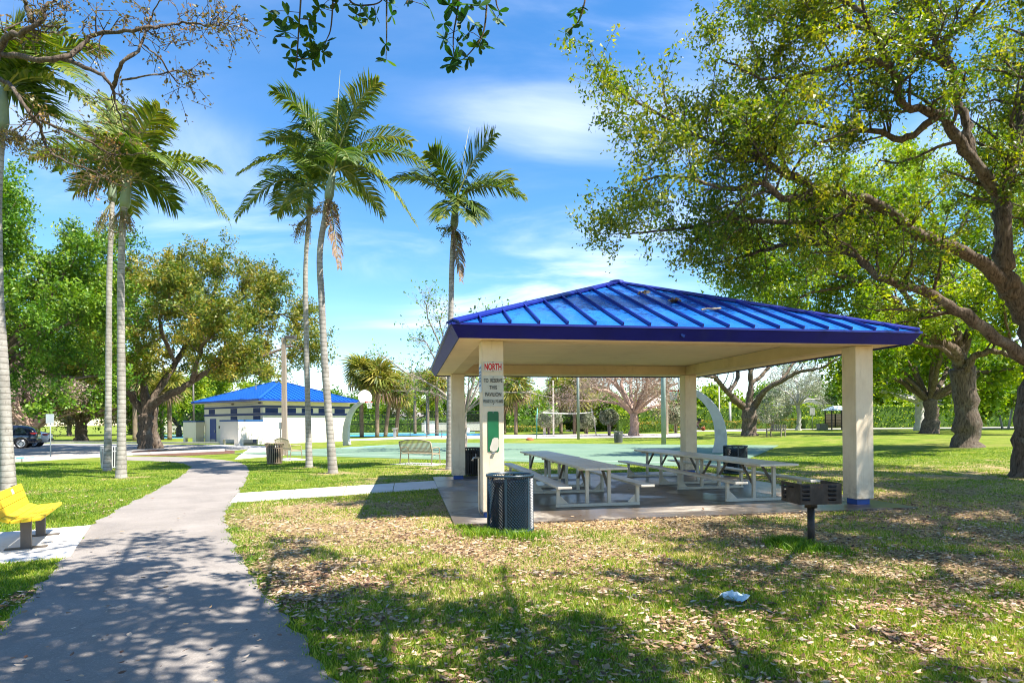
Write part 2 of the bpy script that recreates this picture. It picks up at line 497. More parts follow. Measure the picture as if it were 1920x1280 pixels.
# concrete walk to the pavilion: four flags with open joints
wk = bpy.data.objects.new('sidewalk', None); C.objects.link(wk); tag(wk, kind='structure')
for i in range(4):
    t0, t1 = i / 4 + 0.002, (i + 1) / 4 - 0.002
    a0, a1 = WALK[0] * (1 - t0) + WALK[3] * t0, WALK[0] * (1 - t1) + WALK[3] * t1
    b0, b1 = WALK[1] * (1 - t0) + WALK[2] * t0, WALK[1] * (1 - t1) + WALK[2] * t1
    MB().slab(np.array([a0, a1, b1, b0]) + np.array((0, 0, 0.015)), 0.08, (0, 0, 1)).build('paving_slab', m_walk, wk, bevel=0.004)
sheet('bench_pad', PAD, m_walk, 0.014)
# pavilion floor: damp stains scattered at random over the whole slab
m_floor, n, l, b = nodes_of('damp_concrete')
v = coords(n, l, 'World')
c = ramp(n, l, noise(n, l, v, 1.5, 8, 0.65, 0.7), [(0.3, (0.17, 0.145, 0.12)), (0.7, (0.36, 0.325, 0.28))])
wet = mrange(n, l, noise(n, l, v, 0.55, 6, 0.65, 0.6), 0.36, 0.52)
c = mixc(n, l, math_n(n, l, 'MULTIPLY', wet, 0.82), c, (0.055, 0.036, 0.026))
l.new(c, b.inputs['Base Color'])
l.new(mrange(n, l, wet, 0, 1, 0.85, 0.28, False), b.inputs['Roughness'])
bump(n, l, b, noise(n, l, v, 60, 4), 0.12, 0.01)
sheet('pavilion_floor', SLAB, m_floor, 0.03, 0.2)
# basketball court
m_court, n, l, b = nodes_of('court_paint')
v = coords(n, l, 'World')
c = ramp(n, l, noise(n, l, v, 0.35, 8, 0.65, 0.4), [(0.3, (0.10, 0.175, 0.115)), (0.7, (0.155, 0.235, 0.155))])
c = mixc(n, l, mrange(n, l, noise(n, l, v, 2.5, 6, 0.7), 0.55, 0.75, 0, 0.5), c, (0.20, 0.26, 0.21))
l.new(c, b.inputs['Base Color']); b.inputs['Roughness'].default_value = 0.75
sheet('basketball_court', COURT, m_court, 0.012)
m_line = mat('line_paint', (0.72, 0.74, 0.72), 0.7, 0.08, 4, dirt=(0.4, 0.5, 0.45), dirt_amt=0.5)
m_key = mat('key_paint', (0.16, 0.36, 0.60), 0.7, 0.12, 1.5)
def crt(a, b, z=0.0): return COURT_C + CA * a + CN * b + np.array((0, 0, z))
def cband(mb, a0, b0, a1, b1, w):
    p, q = crt(a0, b0), crt(a1, b1); s = np.cross(nrm(q - p), (0, 0, 1)) * w / 2
    mb.add([p - s, q - s, q + s, p + s], [(0, 1, 2, 3)])
for sgn in (-1, 1):
    e = -10.9 if sgn < 0 else 12.4
    f = e - sgn * 5.8
    pts = [crt(e, -1.83), crt(f, -1.83), crt(f, 1.83), crt(e, 1.83)]
    sheet('court_key', pts, m_key, 0.016, 0.003)
mbl = MB()
for a0, b0, a1, b1 in ((-10.9, -7.6, 12.4, -7.6), (-10.9, 7.6, 12.4, 7.6), (-10.9, -7.6, -10.9, 7.6), (12.4, -7.6, 12.4, 7.6), (0.7, -7.6, 0.7, 7.6)): cband(mbl, a0, b0, a1, b1, 0.06)
for e, sg in ((-10.9, 1), (12.4, -1)):
    cband(mbl, e, -1.83, e + sg * 5.8, -1.83, 0.06); cband(mbl, e, 1.83, e + sg * 5.8, 1.83, 0.06); cband(mbl, e + sg * 5.8, -1.83, e + sg * 5.8, 1.83, 0.06)
    ar = [(e + sg * 1.5 + sg * 6.2 * math.cos(t), 6.2 * math.sin(t)) for t in np.linspace(-1.45, 1.45, 24)]
    for p, q in zip(ar[:-1], ar[1:]): cband(mbl, p[0], p[1], q[0], q[1], 0.06)
ci = [(0.7 + 1.8 * math.cos(t), 1.8 * math.sin(t)) for t in np.linspace(0, 2 * math.pi, 32)]
for p, q in zip(ci[:-1], ci[1:]): cband(mbl, p[0], p[1], q[0], q[1], 0.06)
o = mbl.build('court_line_marking', m_line, loc=(0, 0, 0.020)); tag(o, kind='structure')
# car park, kerb, blue bay marking, mulch bed
m_lot = mat('parking_asphalt', (0.30, 0.28, 0.26), 0.9, 0.16, 0.7, dirt=(0.17, 0.16, 0.15), dirt_amt=0.5, dirt_scale=0.5, bmp=0.3)
sheet('parking_lot', LOT, m_lot, 0.008)
m_kerb = mat('kerb_concrete', (0.46, 0.44, 0.41), 0.9, 0.12, 2.5, dirt=(0.2, 0.19, 0.17), dirt_amt=0.5)
kb = MB()
kp = [G(-420, 880), G(40, 865.5), G(238, 854), G(420, 846)]
for p, q in zip(kp[:-1], kp[1:]): kb.bar(p + (0, 0, 0.05), q + (0, 0, 0.05), 0.16, 0.2)
kp = [G(505, 832.5), G(330, 831.5), G(140, 830), G(-420, 831)]
for p, q in zip(kp[:-1], kp[1:]): kb.bar(p + (0, 0, 0.05), q + (0, 0, 0.05), 0.16, 0.2)
tag(kb.build('kerb', m_kerb), kind='structure')
m_bluep = mat('bay_blue_paint', (0.03, 0.30, 0.52), 0.7, 0.2, 1.5, dirt=(0.25, 0.27, 0.3), dirt_amt=0.5)
bl = MB()
for x0 in (14, 32, 50, 68):
    q = [G(x0, 862), G(x0 + 15, 861), G(x0 + 13, 857), G(x0 - 2, 858)]
    bl.add(np.array(q) + (0, 0, 0.013), [(0, 1, 2, 3)])
tag(bl.build('bay_marking', m_bluep), kind='structure')
m_mulch = mat('red_mulch', (0.12, 0.055, 0.035), 0.95, 0.5, 9, dirt=(0.09, 0.05, 0.035), dirt_amt=0.8, dirt_scale=5, bmp=0.9, bscale=30)
sheet('mulch_bed', [G(238, 853.5), G(330, 855), G(440, 850), G(440, 845), G(360, 843.5), G(290, 843), G(250, 846)], m_mulch, 0.022)
sheet('entrance_walk', [G(440, 861), G(560, 851), G(545, 842), G(505, 836), G(385, 833.5), G(380, 836), G(470, 840), G(455, 849)], m_walk, 0.012)
# sand, far paths, tennis court, street
m_sand = mat('pale_sand', (0.60, 0.52, 0.45), 0.95, 0.1, 0.8, bmp=0.4, bscale=12)
def yline(xs, ys): return np.array([G(x, y) for x, y in zip(xs, ys)])
sx = np.linspace(560, 1300, 14)
strip('sand_court', yline(sx, np.interp(sx, (560, 640, 760, 900, 1300), (828, 827, 823, 822.5, 819.5))), yline(sx, np.interp(sx, (560, 640, 760, 900, 1300), (825.5, 824, 818.5, 815.5, 812))), m_sand, 0.012)
sx = np.linspace(900, 1445, 9)
strip('far_footpath', yline(sx, np.full(9, 808.3)), yline(sx, np.full(9, 806.8)), m_walk, 0.02)
fp0 = np.array([GD(x, 62) for x in np.linspace(1440, 2300, 12)]); fp1 = np.array([GD(x, 66) for x in np.linspace(1440, 2300, 12)])
strip('far_road', np.array([GD(x, 67) for x in np.linspace(1290, 2300, 16)]), np.array([GD(x, 75) for x in np.linspace(1290, 2300, 16)]), m_lot, 0.03)
m_ten = mat('tennis_blue', (0.05, 0.28, 0.50), 0.75, 0.12, 0.4)
m_teng = mat('tennis_green', (0.14, 0.36, 0.32), 0.75, 0.12, 0.4)
tq = [GD(x, d) for x, d in ((250, 71), (905, 71), (900, 84), (250, 84))]
sheet('tennis_court', tq, m_ten, 0.02)
sheet('tennis_apron', [GD(x, d) for x, d in ((300, 90), (890, 90), (890, 96), (300, 96))], m_teng, 0.02)

# ------------------------------------------------------------------ the pavilion
m_cream, n, l, b = nodes_of('cream_stucco')
v = coords(n, l, 'World')
c = ramp(n, l, noise(n, l, v, 2.2, 8, 0.65), [(0.3, (0.64, 0.53, 0.385)), (0.7, (0.76, 0.66, 0.50))])
c = mixc(n, l, mrange(n, l, noise(n, l, coords(n, l, 'World', (14, 14, 1.0)), 1.4, 8, 0.7), 0.54, 0.70, 0, 0.40), c, (0.40, 0.29, 0.16))
sz_ = n.new('ShaderNodeSeparateXYZ'); l.new(v, sz_.inputs[0])
spl = math_n(n, l, 'MULTIPLY', mrange(n, l, sz_.outputs['Z'], 0.65, 0.10), mrange(n, l, noise(n, l, v, 7, 7, 0.75), 0.40, 0.62))
c = mixc(n, l, math_n(n, l, 'MULTIPLY', spl, 0.55), c, (0.30, 0.22, 0.14))
l.new(c, b.inputs['Base Color']); b.inputs['Roughness'].default_value = 0.88; b.inputs['Specular IOR Level'].default_value = 0.3
bump(n, l, b, noise(n, l, v, 75, 4, 0.7), 0.5, 0.008)
m_beam = mat('cream_beam', (0.66, 0.51, 0.30), 0.8, 0.10, 1.2, dirt=(0.32, 0.21, 0.09), dirt_amt=0.35, dirt_scale=1.8, bmp=0.15, bscale=50)
m_ceil = mat('cream_ceiling', (0.84, 0.68, 0.44), 0.85, 0.07, 0.7, dirt=(0.5, 0.36, 0.2), dirt_amt=0.3, dirt_scale=0.9, bmp=0.2, bscale=40)
m_blue = mat('base_blue_paint', (0.02, 0.07, 0.28), 0.5, 0.15, 3)
m_fasc = mat('fascia_blue', (0.003, 0.007, 0.16), 0.55, 0.15, 2.5, dirt=(0.02, 0.03, 0.12), dirt_amt=0.5, spec=0.25)
m_rib = mat('rib_blue', (0.004, 0.012, 0.20), 0.4, 0.08, 2, spec=0.5)
m_roof, n, l, b = nodes_of('roof_blue')
v = coords(n, l, 'World')
c = ramp(n, l, noise(n, l, v, 0.9, 7, 0.6, 0.5), [(0.3, (0.008, 0.085, 0.40)), (0.7, (0.018, 0.18, 0.58))])
c = mixc(n, l, mrange(n, l, noise(n, l, v, 3.5, 8, 0.7), 0.56, 0.76, 0, 0.28), c, (0.13, 0.25, 0.46))
st_ = noise(n, l, coords(n, l, 'World', (2.2, 0.5, 2.2)), 3.0, 8, 0.72)
c = mixc(n, l, mrange(n, l, st_, 0.52, 0.66, 0, 0.55), c, (0.006, 0.03, 0.19))
l.new(c, b.inputs['Base Color'])
l.new(mrange(n, l, noise(n, l, v, 2.2, 6, 0.65), 0.3, 0.7, 0.12, 0.30), b.inputs['Roughness'])
b.inputs['Specular IOR Level'].default_value = 0.6
m_steel = mat('dull_steel', (0.32, 0.33, 0.34), 0.45, 0.1, 4, metal=0.7)

pv = thing('pavilion', 'open picnic pavilion with a blue ribbed metal hip roof on four cream columns', 'pavilion', PA, TH)
ZB, ZC, ZF, ZT, ZP = 2.93, 3.19, 2.905, 3.12, 4.80
OV, OI = 0.70, 0.59
for i, (a, bb) in enumerate(((0, 0), (SP, 0), (0, SP), (SP, SP))):
    co = MB().box((a, bb, (0.13 + ZB) / 2), (0.36, 0.36, ZB - 0.13)).build('column', m_cream, pv, bevel=0.012)
    MB().box((a, bb, 0.08), (0.26, 0.26, 0.1)).build('column_base', m_blue, co)
for (c0, d0) in (((SP / 2, 0), (SP + 0.30, 0.30)), ((SP / 2, SP), (SP + 0.30, 0.30))):
    MB().box((c0[0], c0[1], (ZB + ZC) / 2 + 0.004), (d0[0], d0[1], ZC - ZB)).build('beam', m_beam, pv, bevel=0.006)
for a in (0, SP):
    MB().box((a, SP / 2, (ZB + ZC) / 2 + 0.004), (0.30, SP - 0.304, ZC - ZB)).build('beam', m_beam, pv, bevel=0.006)
for i in range(3):                                                   # ceiling boards with open joints
    w = (SP - 0.31) / 3
    MB().box((0.155 + w * (i + 0.5), SP / 2, ZC + 0.02), (w - 0.006, SP - 0.31, 0.03)).build('ceiling_panel', m_ceil, pv)
lo, hi = -OI, SP + OI
for q in ([(lo, lo), (hi, lo), (SP + 0.15, -0.15), (-0.15, -0.15)], [(hi, lo), (hi, hi), (SP + 0.15, SP + 0.15), (SP + 0.15, -0.15)], [(hi, hi), (lo, hi), (-0.15, SP + 0.15), (SP + 0.15, SP + 0.15)], [(lo, hi), (lo, lo), (-0.15, -0.15), (-0.15, SP + 0.15)]):
    MB().slab([(x, y, ZB + 0.035) for x, y in q], 0.03, (0, 0, 1)).build('soffit', m_ceil, pv)
co_t = [(-OV, -OV), (SP + OV, -OV), (SP + OV, SP + OV), (-OV, SP + OV)]
co_b = [(lo, lo), (hi, lo), (hi, hi), (lo, hi)]
for i in range(4):
    j = (i + 1) % 4
    q = [(*co_b[i], ZF), (*co_b[j], ZF), (*co_t[j], ZT - 0.03), (*co_t[i], ZT - 0.03)]
    MB().slab(q, 0.03).build('fascia', m_fasc, pv)
    e = 0.022
    p0 = np.array((*co_t[i], ZT - 0.012)); p1 = np.array((*co_t[j], ZT - 0.012))
    out = nrm(np.cross(p1 - p0, (0, 0, 1)))
    MB().bar(p0 + out * e * 0.4, p1 + out * e * 0.4, 0.05, 0.035).build('drip_edge', m_rib, pv)
apex = np.array((SP / 2, SP / 2, ZP))
NP = 18
half = SP / 2 + OV
for i in range(4):
    j = (i + 1) % 4
    e0 = np.array((*co_t[i], ZT + 0.012)); e1 = np.array((*co_t[j], ZT + 0.012))
    nv = nrm(np.cross(e1 - e0, apex - e0))
    up = nrm(np.cross(nv, e1 - e0)); sl = np.linalg.norm(apex - (e0 + e1) / 2); W = np.linalg.norm(e1 - e0); ex = (e1 - e0) / W
    hgt = lambda s: sl * (1 - abs(s - W / 2) / (W / 2))
    for k in range(NP):
        s0, s1 = W * k / NP + 0.004, W * (k + 1) / NP - 0.004
        jit = nv * random.uniform(-0.0015, 0.0015)
        poly = [e0 + ex * s0, e0 + ex * s1]
        if hgt(s1) > 0.02: poly.append(e0 + ex * s1 + up * hgt(s1))
        if hgt(s0) > 0.02: poly.append(e0 + ex * s0 + up * hgt(s0))
        MB().slab(np.array(poly) + jit, 0.02, nv).build('roof_panel', m_roof, pv)
    for k in range(1, NP):
        s = W * k / NP
        p0 = e0 + ex * s + nv * 0.028; p1 = p0 + up * (hgt(s) - 0.03)
        MB().bar(p0 - up * 0.004, p1, 0.022, 0.05, nv).build('roof_rib', m_rib, pv)
    cp = apex + np.array((0, 0, 0.04))
    d = nrm(cp - e0); sd = nrm(np.cross(d, (0, 0, 1)))
    a0 = e0 + np.array((0, 0, 0.045)) + d * 0.02
    V = [a0 + sd * 0.13 - (0, 0, 0.036), a0 + (0, 0, 0.012), a0 - sd * 0.13 - (0, 0, 0.036), cp + sd * 0.13 - (0, 0, 0.026), cp + (0, 0, 0.02), cp - sd * 0.13 - (0, 0, 0.026)]
    V += [q - np.array((0, 0, 0.03)) for q in V]
    MB().add(V, [(0, 1, 4, 3), (1, 2, 5, 4), (6, 9, 10, 7), (7, 10, 11, 8), (0, 6, 7, 1), (1, 7, 8, 2), (0, 3, 9, 6), (2, 8, 11, 5), (3, 4, 10, 9), (4, 5, 11, 10)]).build('hip_cap', m_rib, pv)
MB().lathe([(0.22, -0.05), (0.16, 0.02), (0.03, 0.05)], 8, apex + np.array((0, 0, 0.02)), cap1=True).build('apex_cap', m_rib, pv)
for a, h in ((0.9, 0.02), (1.15, 0.02)):                              # small stains of rust left by bolts under the soffit
    MB().tube([(a, 0.16, ZC - 0.0), (a, 0.16, ZC - 0.06)], 0.008, 6).build('bolt', m_steel, pv)
MB().box((3.1, -0.655, 3.0), (0.07, 0.012, 0.07), rotm(0, R(40), R(-27))).build('paint_patch', mat('patch_blue', (0.03, 0.08, 0.4), 0.5), pv)
MB().tube([(-0.17, 0.155, 0.05), (-0.205, 0.155, 0.12), (-0.205, 0.155, 0.98), (-0.19, 0.155, 1.0)], 0.014, 8).build('water_pipe', m_cream, pv, smooth=True)
tp = MB().tube([(-0.19, 0.155, 1.0), (-0.29, 0.155, 1.0), (-0.31, 0.155, 0.95)], [0.014, 0.016, 0.02], 8)
tp.tube([(-0.25, 0.155, 1.0), (-0.25, 0.155, 1.05)], 0.008, 6); tp.tube([(-0.25, 0.12, 1.055), (-0.25, 0.19, 1.055)], 0.008, 6)
tp.build('tap', m_steel, pv, smooth=True)

# signs on the near left column (front face is the plane b = -0.18)
def lettering(txt, size, x, z, parent, m, y=-0.006, sx=1.0, align='CENTER', bold=0.0, fit=None):
    cu = bpy.data.curves.new('lettering', 'FONT'); cu.body = txt; cu.size = size; cu.align_x = align; cu.align_y = 'CENTER'
    cu.extrude = 0.001; cu.offset = bold
    cu.materials.append(m)
    tmp = bpy.data.objects.new('lettering', cu); C.objects.link(tmp)
    bpy.context.view_layer.update()
    me = bpy.data.meshes.new_from_object(tmp.evaluated_get(bpy.context.evaluated_depsgraph_get()))
    bpy.data.objects.remove(tmp)
    if not me.materials: me.materials.append(m)
    if fit:
        q = np.array([t_.co[:] for t_ in me.vertices]); mn, mx = q.min(0), q.max(0); k_ = np.array((fit[0] / (mx[0] - mn[0]), fit[1] / (mx[1] - mn[1]), 1.0))
        q = (q - (mn + mx) / 2) * k_; me.vertices.foreach_set('co', q.astype(np.float32).reshape(-1)); me.update(); sx = 1.0
    o = bpy.data.objects.new('lettering', me); C.objects.link(o)
    o.parent = parent; o.location = (x, y, z); o.rotation_euler = (R(90), 0, 0); o.scale = (sx, 1, 1)
    return o
m_plate = mat('sign_white', (0.52, 0.50, 0.42), 0.5, 0.06, 6, dirt=(0.3, 0.27, 0.2), dirt_amt=0.35, dirt_scale=9)
m_red = mat('sign_red', (0.52, 0.015, 0.025), 0.5, 0.05); m_black = mat('sign_black', (0.015, 0.015, 0.018), 0.5, 0.05)
def plate(w, h, r, th=0.004):
    pts = []
    for cx_, cz_, a0 in ((w / 2 - r, h / 2 - r, 0), (-w / 2 + r, h / 2 - r, 90), (-w / 2 + r, -h / 2 + r, 180), (w / 2 - r, -h / 2 + r, 270)):
        for t in range(0, 91, 30): pts.append((cx_ + r * math.cos(R(a0 + t)), 0, cz_ + r * math.sin(R(a0 + t))))
    return MB().slab(np.array(pts), th, (0, -1, 0))
def col_sign(name, label, z, w, h, xo=0.0):
    p = pav(xo, -0.187, z)
    s = thing(name, label, 'sign', p, TH)
    return s
s = col_sign('wall_sign', 'white NORTH sign with red letters at top of the near column', 2.50, 0.33, 0.17, 0.005)
plate(0.335, 0.165, 0.025).build('sign_plate', m_plate, s)
MB().slab(np.array([(-0.155, -0.0045, -0.07), (0.155, -0.0045, -0.07), (0.155, -0.0045, 0.07), (-0.155, -0.0045, 0.07)]), 0.0008, (0, -1, 0)).build('inner_panel', mat('sign_cream', (0.62, 0.60, 0.52), 0.5, 0.05), s)
lettering('NORTH', 0.14, 0, 0, s, m_red, -0.0065, bold=0.0055, fit=(0.28, 0.115))
for z in (-0.072, 0.072): MB().lathe([(0.009, 0), (0.009, 0.004)], 8, (0, -0.008, z), cap1=True, axis='y').build('screw', m_black, s)
s = col_sign('wall_sign', 'white reservation notice with black lettering below the red-lettered sign', 2.105, 0.345, 0.50, 0.005)
plate(0.345, 0.505, 0.03).build('sign_plate', m_plate, s)
for t, z, w_, h_ in (('TO  RESERVE', 0.170, 0.305, 0.062), ('THIS', 0.058, 0.125, 0.060), ('PAVILION', -0.056, 0.262, 0.062), ('PLEASE CALL 742-6650', -0.168, 0.322, 0.054)):
    lettering(t, 0.075, 0.0, z, s, m_black, -0.0065, bold=0.0004, fit=(w_, h_))
for z in (-0.215, 0.222): MB().lathe([(0.008, 0), (0.008, 0.004)], 8, (0, -0.006, z), cap1=True, axis='y').build('screw', m_black, s)
s = thing('wall_sign', 'narrow blue and white notice on the shaded side of the near column', 'sign', pav(-0.187, -0.02, 2.32), TH - R(90))
plate(0.30, 0.46, 0.02).build('sign_plate', mat('notice_white', (0.60, 0.66, 0.72), 0.5), s)
for z in (0.17, 0.10, 0.05, 0.0, -0.05, -0.12): MB().box((0, -0.0052, z), (0.23, 0.002, 0.028)).build('text_line', mat('notice_blue', (0.05, 0.16, 0.40), 0.5), s)
s = thing('utility_plate', 'tall dark green metal plate with a peeled pale patch on column', 'plate', pav(0.0, -0.187, 1.44), TH)
m_green = mat('plate_green', (0.008, 0.13, 0.05), 0.4, 0.15, 3)
plate(0.185, 0.66, 0.025, 0.006).build('plate', m_green, s)
pe = [(0.088, 0, -0.24), (0.088, 0, -0.13), (0.075, 0, -0.10), (0.02, 0, -0.095), (-0.015, 0, -0.12), (-0.035, 0, -0.19), (-0.06, 0, -0.26), (-0.05, 0, -0.31), (0.0, 0, -0.325), (0.06, 0, -0.31)]
MB().slab(np.array(pe)[::-1] + (0, -0.0065, 0), 0.0015, (0, -1, 0)).build('peeled_patch', mat('primer_grey', (0.50, 0.47, 0.40), 0.7, 0.1, 8), s)
MB().box((-0.0, -0.012, -0.352), (0.05, 0.02, 0.03)).build('latch', m_steel, s, bevel=0.004)
MB().lathe([(0.01, 0), (0.01, 0.004)], 8, (0, -0.008, 0.315), cap1=True, axis='y').build('screw', m_steel, s)

# ------------------------------------------------------------------ picnic tables
m_alu = mat('weathered_aluminium', (0.60, 0.555, 0.475), 0.42, 0.10, 3, dirt=(0.30, 0.26, 0.20), dirt_amt=0.45, dirt_scale=2.5, metal=0.25, spec=0.5)
m_galv = mat('galvanised_tube', (0.52, 0.49, 0.41), 0.5, 0.10, 4, dirt=(0.30, 0.24, 0.15), dirt_amt=0.4, dirt_scale=3, metal=0.2)
m_dgalv = mat('brown_brace', (0.20, 0.17, 0.13), 0.6, 0.2, 4, metal=0.2)
TL = 3.16
def picnic_table():
    t = thing('picnic_table', '', 'table')
    for i in range(3):
        MB().box(((i - 1) * 0.262, 0, 0.755), (0.256, TL, 0.042)).build('tabletop_plank', m_alu, t, bevel=0.006)
    for s in (-1, 1):
        MB().box((s * 0.76, 0, 0.440), (0.255, TL, 0.042)).build('seat_plank', m_alu, t, bevel=0.006)
    for y in (-TL / 2 + 0.52, TL / 2 - 0.52):
        f = MB()
        f.bar((-0.80, y, 0.062), (0.80, y, 0.062), 0.06, 0.06)
        o = f.build('ground_rail', m_galv, t, bevel=0.008)
        for s in (-1, 1):
            MB().box((s * 0.76, y, 0.254), (0.062, 0.062, 0.324)).build('seat_post', m_galv, t, bevel=0.006)
            MB().slab(np.array([(s * 0.726, y - 0.004, 0.093), (s * 0.56, y - 0.004, 0.093), (s * 0.726, y - 0.004, 0.25)])[::s], 0.008, (0, -1, 0)).build('gusset', m_galv, t)
            MB().box((s * 0.21, y, 0.393), (0.062, 0.062, 0.602)).build('table_leg', m_galv, t, bevel=0.006)
            e = -1 if y > 0 else 1
            MB().bar((s * 0.21, y + e * 0.034, 0.36), (s * 0.21, y + e * 0.42, 0.70), 0.045, 0.03).build('diagonal_brace', m_dgalv, t)
        MB().bar((-0.385, y, 0.714), (0.385, y, 0.714), 0.06, 0.04).build('top_bearer', m_galv, t)
    return t
tb = picnic_table()
tl = [('aluminium picnic table nearest the blue mesh bin, left row front', 2.08, 0.22), ('aluminium picnic table at the far end of the left row', 2.08, 0.22 + TL + 0.05),
      ('aluminium picnic table behind the barbecue grill, right row front', 5.42, 0.22), ('aluminium picnic table at the far end of the right row', 5.42, 0.22 + TL + 0.05)]
for i, (lb, a, bb) in enumerate(tl):
    o = tb if i == 0 else copy_tree(tb)
    o.location = tuple(pav(a + (0.03 if i % 2 else 0), bb + TL / 2, 0.0)); o.rotation_euler = (0, 0, TH + R(0.6 if i % 2 else -0.4))
    tag(o, lb, 'table', 'picnic tables under the pavilion')

# ------------------------------------------------------------------ litter bins
m_binb = mat('bin_blue_coat', (0.010, 0.032, 0.055), 0.35, 0.12, 5, spec=0.5)
m_liner = mat('black_liner', (0.012, 0.012, 0.014), 0.35, 0.2, 12, bmp=0.6, bscale=18)
def mesh_bin(label, loc):
    t = thing('mesh_litter_bin', label, 'litter bin', loc, 0, 'expanded metal litter bins')
    rad, h, z0 = 0.335, 0.80, 0.03
    nc, nr = 52, 34
    dz = h / nr
    mb = MB(); V = []; Fc = []
    wst, dep = 0.0048, 0.010
    for r in range(nr):
        for c in range(nc):
            a0 = (c + (0.5 if r % 2 else 0)) * 2 * math.pi / nc
            for sg in (-0.5, 0.5):
                a1 = a0 + sg * 2 * math.pi / nc
                i = len(V)
                for (a, z) in ((a0, z0 + r * dz), (a1, z0 + (r + 1) * dz)):
                    ca, sa = math.cos(a), math.sin(a)
                    V += [((rad + dep * .5) * ca, (rad + dep * .5) * sa, z - wst), ((rad - dep * .5) * ca, (rad - dep * .5) * sa, z + wst)]
                Fc.append((i, i + 2, i + 3, i + 1) if sg > 0 else (i, i + 1, i + 3, i + 2))
    mb.add(V, Fc).build('mesh_wall', m_binb, t)
    MB().lathe([(rad - 0.012, h + z0 - 0.02), (rad + 0.016, h + z0 - 0.02), (rad + 0.02, h + z0), (rad + 0.012, h + z0 + 0.014), (rad - 0.012, h + z0 + 0.012), (rad - 0.012, h + z0 - 0.02)], 44).build('rim', m_binb, t, True)
    MB().lathe([(rad - 0.014, z0 - 0.01), (rad + 0.012, z0 - 0.01), (rad + 0.012, z0 + 0.035), (rad - 0.014, z0 + 0.035)], 40, cap0=True).build('base_band', m_binb, t, True)
    for k in range(6):
        a = k * math.pi / 3 + 0.35
        MB().bar(((rad + 0.007) * math.cos(a), (rad + 0.007) * math.sin(a), z0), ((rad + 0.007) * math.cos(a), (rad + 0.007) * math.sin(a), h + z0), 0.035, 0.006, (math.cos(a), math.sin(a), 0)).build('upright_strap', m_binb, t)
    ln = MB(); prof = []
    for z in np.linspace(0.05, h - 0.06, 10): prof.append((rad - 0.05 - 0.012 * math.sin(z * 13), z))
    ln.lathe(prof, 26, cap0=True).build('bin_liner', m_liner, t, True)
    return t
bin1 = mesh_bin('large dark blue expanded metal litter bin beside the sign column', G(957, 996))
bin2 = copy_tree(bin1); bin2.location = tuple(G(1379, 888)); bin2.rotation_euler = (0, 0, 1.1)
tag(bin2, 'dark blue metal litter bin on the grass behind the far picnic tables')

def slat_bin(label, loc, m_, rz=0.0, flare=0.05):
    t = thing('slatted_litter_bin', label, 'litter bin', loc, rz, 'slatted litter bins')
    n_ = 26; me = None
    for k in range(n_):
        if me is None:
            mb = MB(); V = []
            for r_, z in ((0.285, 0.03), (0.30, 0.30), (0.315, 0.66), (0.32 + flare * 0.5, 0.76), (0.32 + flare, 0.82)):
                V += [(r_, -0.02, z), (r_, 0.02, z), (r_ - 0.01, 0.02, z), (r_ - 0.01, -0.02, z)]
            Fc = [(4 * i + j, 4 * i + (j + 1) % 4, 4 * i + 4 + (j + 1) % 4, 4 * i + 4 + j) for i in range(4) for j in range(4)] + [(3, 2, 1, 0), (16, 17, 18, 19)]
            me = mb.add(V, Fc).mesh('slat'); me.materials.append(m_)
        o = obj('slat', me, None, t); o.rotation_euler = (0, 0, k * 2 * math.pi / n_)
    for r_, z in ((0.276, 0.06), (0.305, 0.64), (0.31 + flare, 0.825)):
        MB().lathe([(r_ - 0.012, z - 0.015), (r_ + 0.008, z - 0.015), (r_ + 0.008, z + 0.015), (r_ - 0.012, z + 0.015), (r_ - 0.012, z - 0.015)], 30).build('hoop', m_, t, True)
    MB().lathe([(0.24, 0.05), (0.26, 0.75), (0.23, 0.76)], 20, cap0=True).build('bin_liner', m_liner, t, True)
    return t
m_tan = mat('tan_powder_coat', (0.22, 0.165, 0.115), 0.45, 0.1, 4)
m_blk = mat('black_powder_coat', (0.02, 0.02, 0.022), 0.4, 0.1, 4)
m_wgr = mat('pale_grey_coat', (0.42, 0.43, 0.43), 0.5, 0.1, 4)
m_dgr = mat('grey_green_coat', (0.16, 0.17, 0.16), 0.5, 0.1, 4)
slat_bin('brown slatted litter bin beside the arched bench, left of the palms', G(515, 870), m_tan)
slat_bin('black slatted litter bin standing behind the sign column', G(884, 891), m_blk, 0.1, 0.02)
slat_bin('pale grey slatted litter bin between the two left palm trunks', G(207, 878), m_wgr, 0.2, 0.0)
slat_bin('small grey slatted litter bin beside the court, seen under pavilion', G(1159.5, 830.5), m_dgr, 0.1, 0.03)

